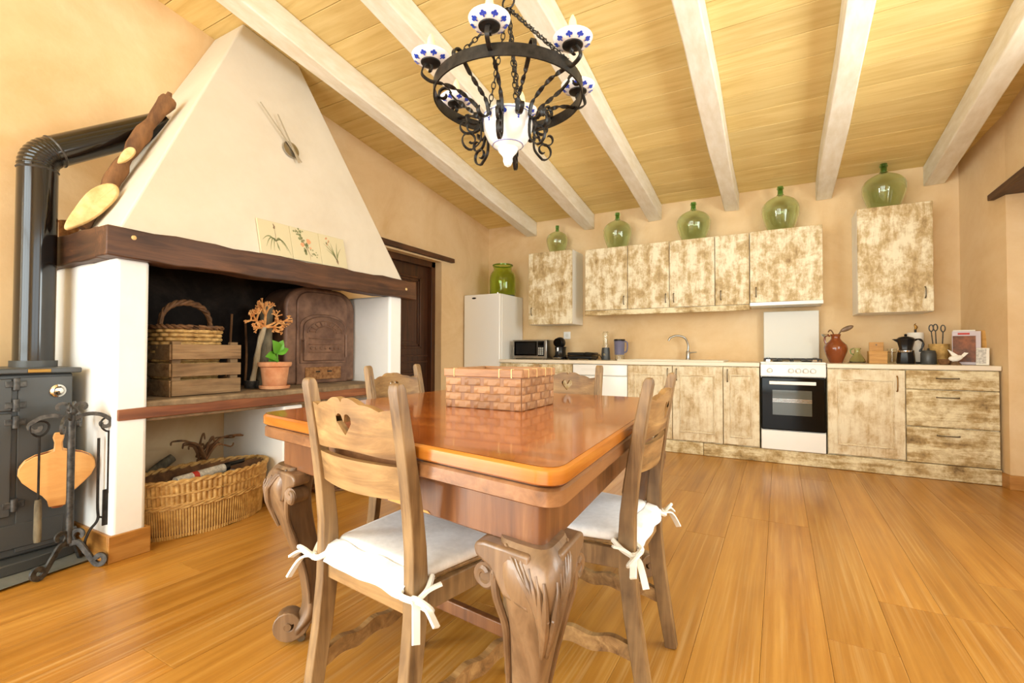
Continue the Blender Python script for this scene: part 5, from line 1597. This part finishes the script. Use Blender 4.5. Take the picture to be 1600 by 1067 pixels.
bx_ = thing('wooden_salt_box', 'honey coloured wooden salt box with upright back', 'box', (.757, 5.26, WZ))
MB().bx(-.066, .066, -.05, .05, 0, .1).build('body', M['boxwood'], bx_, bevel=.003)
MB().bx(-.069, .069, -.053, .04, .1, .108).build('lid', M['boxwood'], bx_, bevel=.002)
MB().bx(-.052, .052, .042, .052, .1, .188).build('back_board', M['boxwood'], bx_, bevel=.002)
MB().lathe([(0, 0), (.007, 0), (.007, .003), (0, .003)], 12, (0, .0415, .165), m=Matrix.Rotation(radians(90), 3, 'X')).build('hanging_hole', M['leg'], bx_)
gs = thing('drinking_glass', 'clear ribbed glass with copper coloured rim behind moka pot', 'glass', (.868, 5.31, WZ))
MB().lathe(shell([(.028, 0), (.03, .006), (.034, .13)], .002), 20, cap=False).build('glass_body', M['glass'], gs)
MB().tube([(.033 * cos(t), .033 * sin(t), .1) for t in [2 * pi * j / 24 for j in range(24)]], .002, 5, closed=True).build('copper_band', M['leather'], gs)
mk = thing('moka_pot', 'large black moka coffee pot with steel waist band', 'coffee pot', (.945, 5.2, WZ))
oct_ = lambda prof: MB().lathe(prof, 8)
oct_([(0, 0), (.062, 0), (.066, .01), (.058, .1), (0, .102)]).build('boiler', M['black'], mk, bevel=.003)
MB().lathe([(.056, .1), (.057, .103), (.057, .115), (.052, .118)], 24).build('waist_band', M['chrome'], mk)
oct_([(0, .116), (.05, .116), (.046, .13), (.06, .19), (.07, .212), (.06, .214), (0, .214)]).build('upper_pot', M['black'], mk, bevel=.003)
MB().lathe([(.062, .213), (.05, .226), (.012, .236), (0, .237)], 16).lathe([(.008, .236), (.012, .248), (.006, .256), (0, .257)], 12).build('lid', M['black'], mk)
MB().hexa([(-.05, -.014, .175), (-.05, .014, .175), (-.052, .014, .18), (-.052, -.014, .18)], [(-.055, -.02, .212), (-.055, .02, .212), (-.095, .003, .212), (-.095, -.003, .212)]).build('spout', M['black'], mk)
MB().tube(smooth_pts([(.05, 0, .2), (.09, 0, .21), (.115, 0, .18), (.105, 0, .13), (.09, 0, .105)], 6), [.008 + .002 * sin(q) for q in range(25)], 8).build('handle', M['black'], mk)
m2 = thing('small_black_pot', 'small black lidded pot between moka pot and utensil jar', 'pot', (1.085, 5.16, WZ))
MB().lathe([(0, 0), (.05, 0), (.053, .006), (.052, .09), (.046, .1), (0, .1)], 22).build('body', M['blackmatte'], m2)
MB().lathe([(.05, .1), (.045, .112), (0, .12)], 22).lathe([(.006, .118), (.011, .128), (0, .136)], 10).build('lid', M['blackmatte'], m2)
pr_ = thing('kitchen_roll', 'white kitchen paper roll on holder behind the moka pot', 'kitchen roll', (1.045, 5.38, WZ))
MB().lathe([(0, 0), (.07, 0), (.07, .012), (0, .014)], 24).lathe([(.009, .01), (.009, .3), (0, .302)], 10).build('holder', M['iron'], pr_)
MB().lathe([(.02, .016), (.058, .016), (.058, .272), (.02, .272)], 28).build('paper', M['paper'], pr_)
MB().tube(smooth_pts([(0, 0, .3), (.006, 0, .32), (-.004, 0, .34), (.004, 0, .352)], 4), [.008, .009, .01, .011, .012, .011, .009, .008, .006, .005, .004, .003, .002], 8).build('finial', M['brass'], pr_)
uj = thing('utensil_pot', 'tan woven pot holding metal utensils', 'utensil pot', (1.175, 5.26, WZ))
MB().lathe([(0, 0), (.058, 0), (.062, .02), (.066, .12), (.07, .17), (.065, .17), (.06, .12), (0, .1)], 22).build('body', M['rush'], uj)
for i, (dx, dy, L, lab) in enumerate(((-.035, 0, .33, 'steel fork-like utensil at left in the tan pot'), (-.012, .02, .335, 'steel whisk-like utensil in middle of the tan pot'), (.018, -.01, .325, 'steel utensil at right in the tan woven pot'))):
    u_ = thing('steel_utensil', lab, 'utensil', (1.175 + dx, 5.26 + dy, WZ + .12), group='utensils in the tan pot')
    MB().tube([(0, 0, 0), (dx * .4, 0, L - .12 - .05)], .004, 7).build('shaft', M['greyiron'], u_)
    MB().tube([(dx * .4 + .014 * cos(t), 0, L - .145 + .028 * sin(t)) for t in [2 * pi * j / 16 for j in range(16)]], .0045, 6, closed=True).build('loop', M['greyiron'], u_)
bd = thing('paper_bird', 'white folded bird shaped napkin holder in front of books', 'ornament', (1.215, 4.99, WZ))
MB().ball((0, 0, 0), .045, 14, 8, (1.0, .45, .55)).fn(lambda a, b_, c_: (a, b_, c_ + .05 + max(0, a) * .35)).build('body', M['paper'], bd)
MB().hexa([(-.02, -.004, .065), (.03, -.004, .065), (.03, .004, .065), (-.02, .004, .065)], [(-.05, -.002, .125), (-.02, -.002, .105), (-.02, .002, .105), (-.05, .002, .125)]).build('tail', M['paper'], bd)
MB().hexa([(.02, -.004, .06), (.045, -.004, .062), (.045, .004, .062), (.02, .004, .06)], [(.05, -.002, .1), (.075, -.002, .096), (.075, .002, .096), (.05, .002, .1)]).build('wing', M['paper'], bd)
MB().lathe([(0, 0), (.035, 0), (.03, .012), (.012, .03), (0, .03)], 16).build('stand', M['leg'], bd)
bsk = thing('bread_basket', 'low brown oval dish under the white bird ornament', 'dish', (1.16, 5.04, WZ))
MB().lathe([(0, 0), (.06, 0), (.085, .03), (.09, .045), (.084, .045), (.058, .008), (0, .008)], 24, sx=.5, sy=.6).build('body', M['wickerdark'], bsk)
def leaning(name, label, cat, x_, y_, w_, h_, th, rz, rx, mat, parts):
    t = thing(name, label, cat, (x_, y_, WZ + .003))
    t.rotation_euler = (rx, 0, rz)
    MB().bx(-w_ / 2, w_ / 2, 0, th, 0, h_).build('body', M[mat], t, bevel=.003)
    for nm, m_, (a, b_, c_, d_) in parts:
        MB().bx(a, b_, -.002, 0, c_, d_).build(nm, M[m_], t)
    return t
leaning('cookery_book', 'upright cookery book with brown photo cover and lilac border', 'book', 1.30, 5.08, .17, .275, .022, radians(-16), radians(-12), 'lilac', [('cover_photo', 'cover', (-.08, .055, .02, .235)), ('title_band', 'red', (-.05, .02, .245, .26))])
leaning('magazine', 'pale magazine standing behind the cookery book', 'magazine', 1.295, 5.135, .135, .285, .012, radians(-22), radians(-10), 'paper', [])
leaning('chopping_board', 'honey brown chopping board leaning in the worktop corner', 'chopping board', 1.385, 5.115, .08, .275, .016, radians(-50), radians(-6), 'boxwood', [])
leaning('glass_picture_frame', 'small pale framed card leaning at worktop right end', 'picture frame', 1.37, 4.99, .075, .135, .01, radians(-22), radians(-10), 'paper', [('card', 'papergrey', (-.035, .02, .01, .13))])
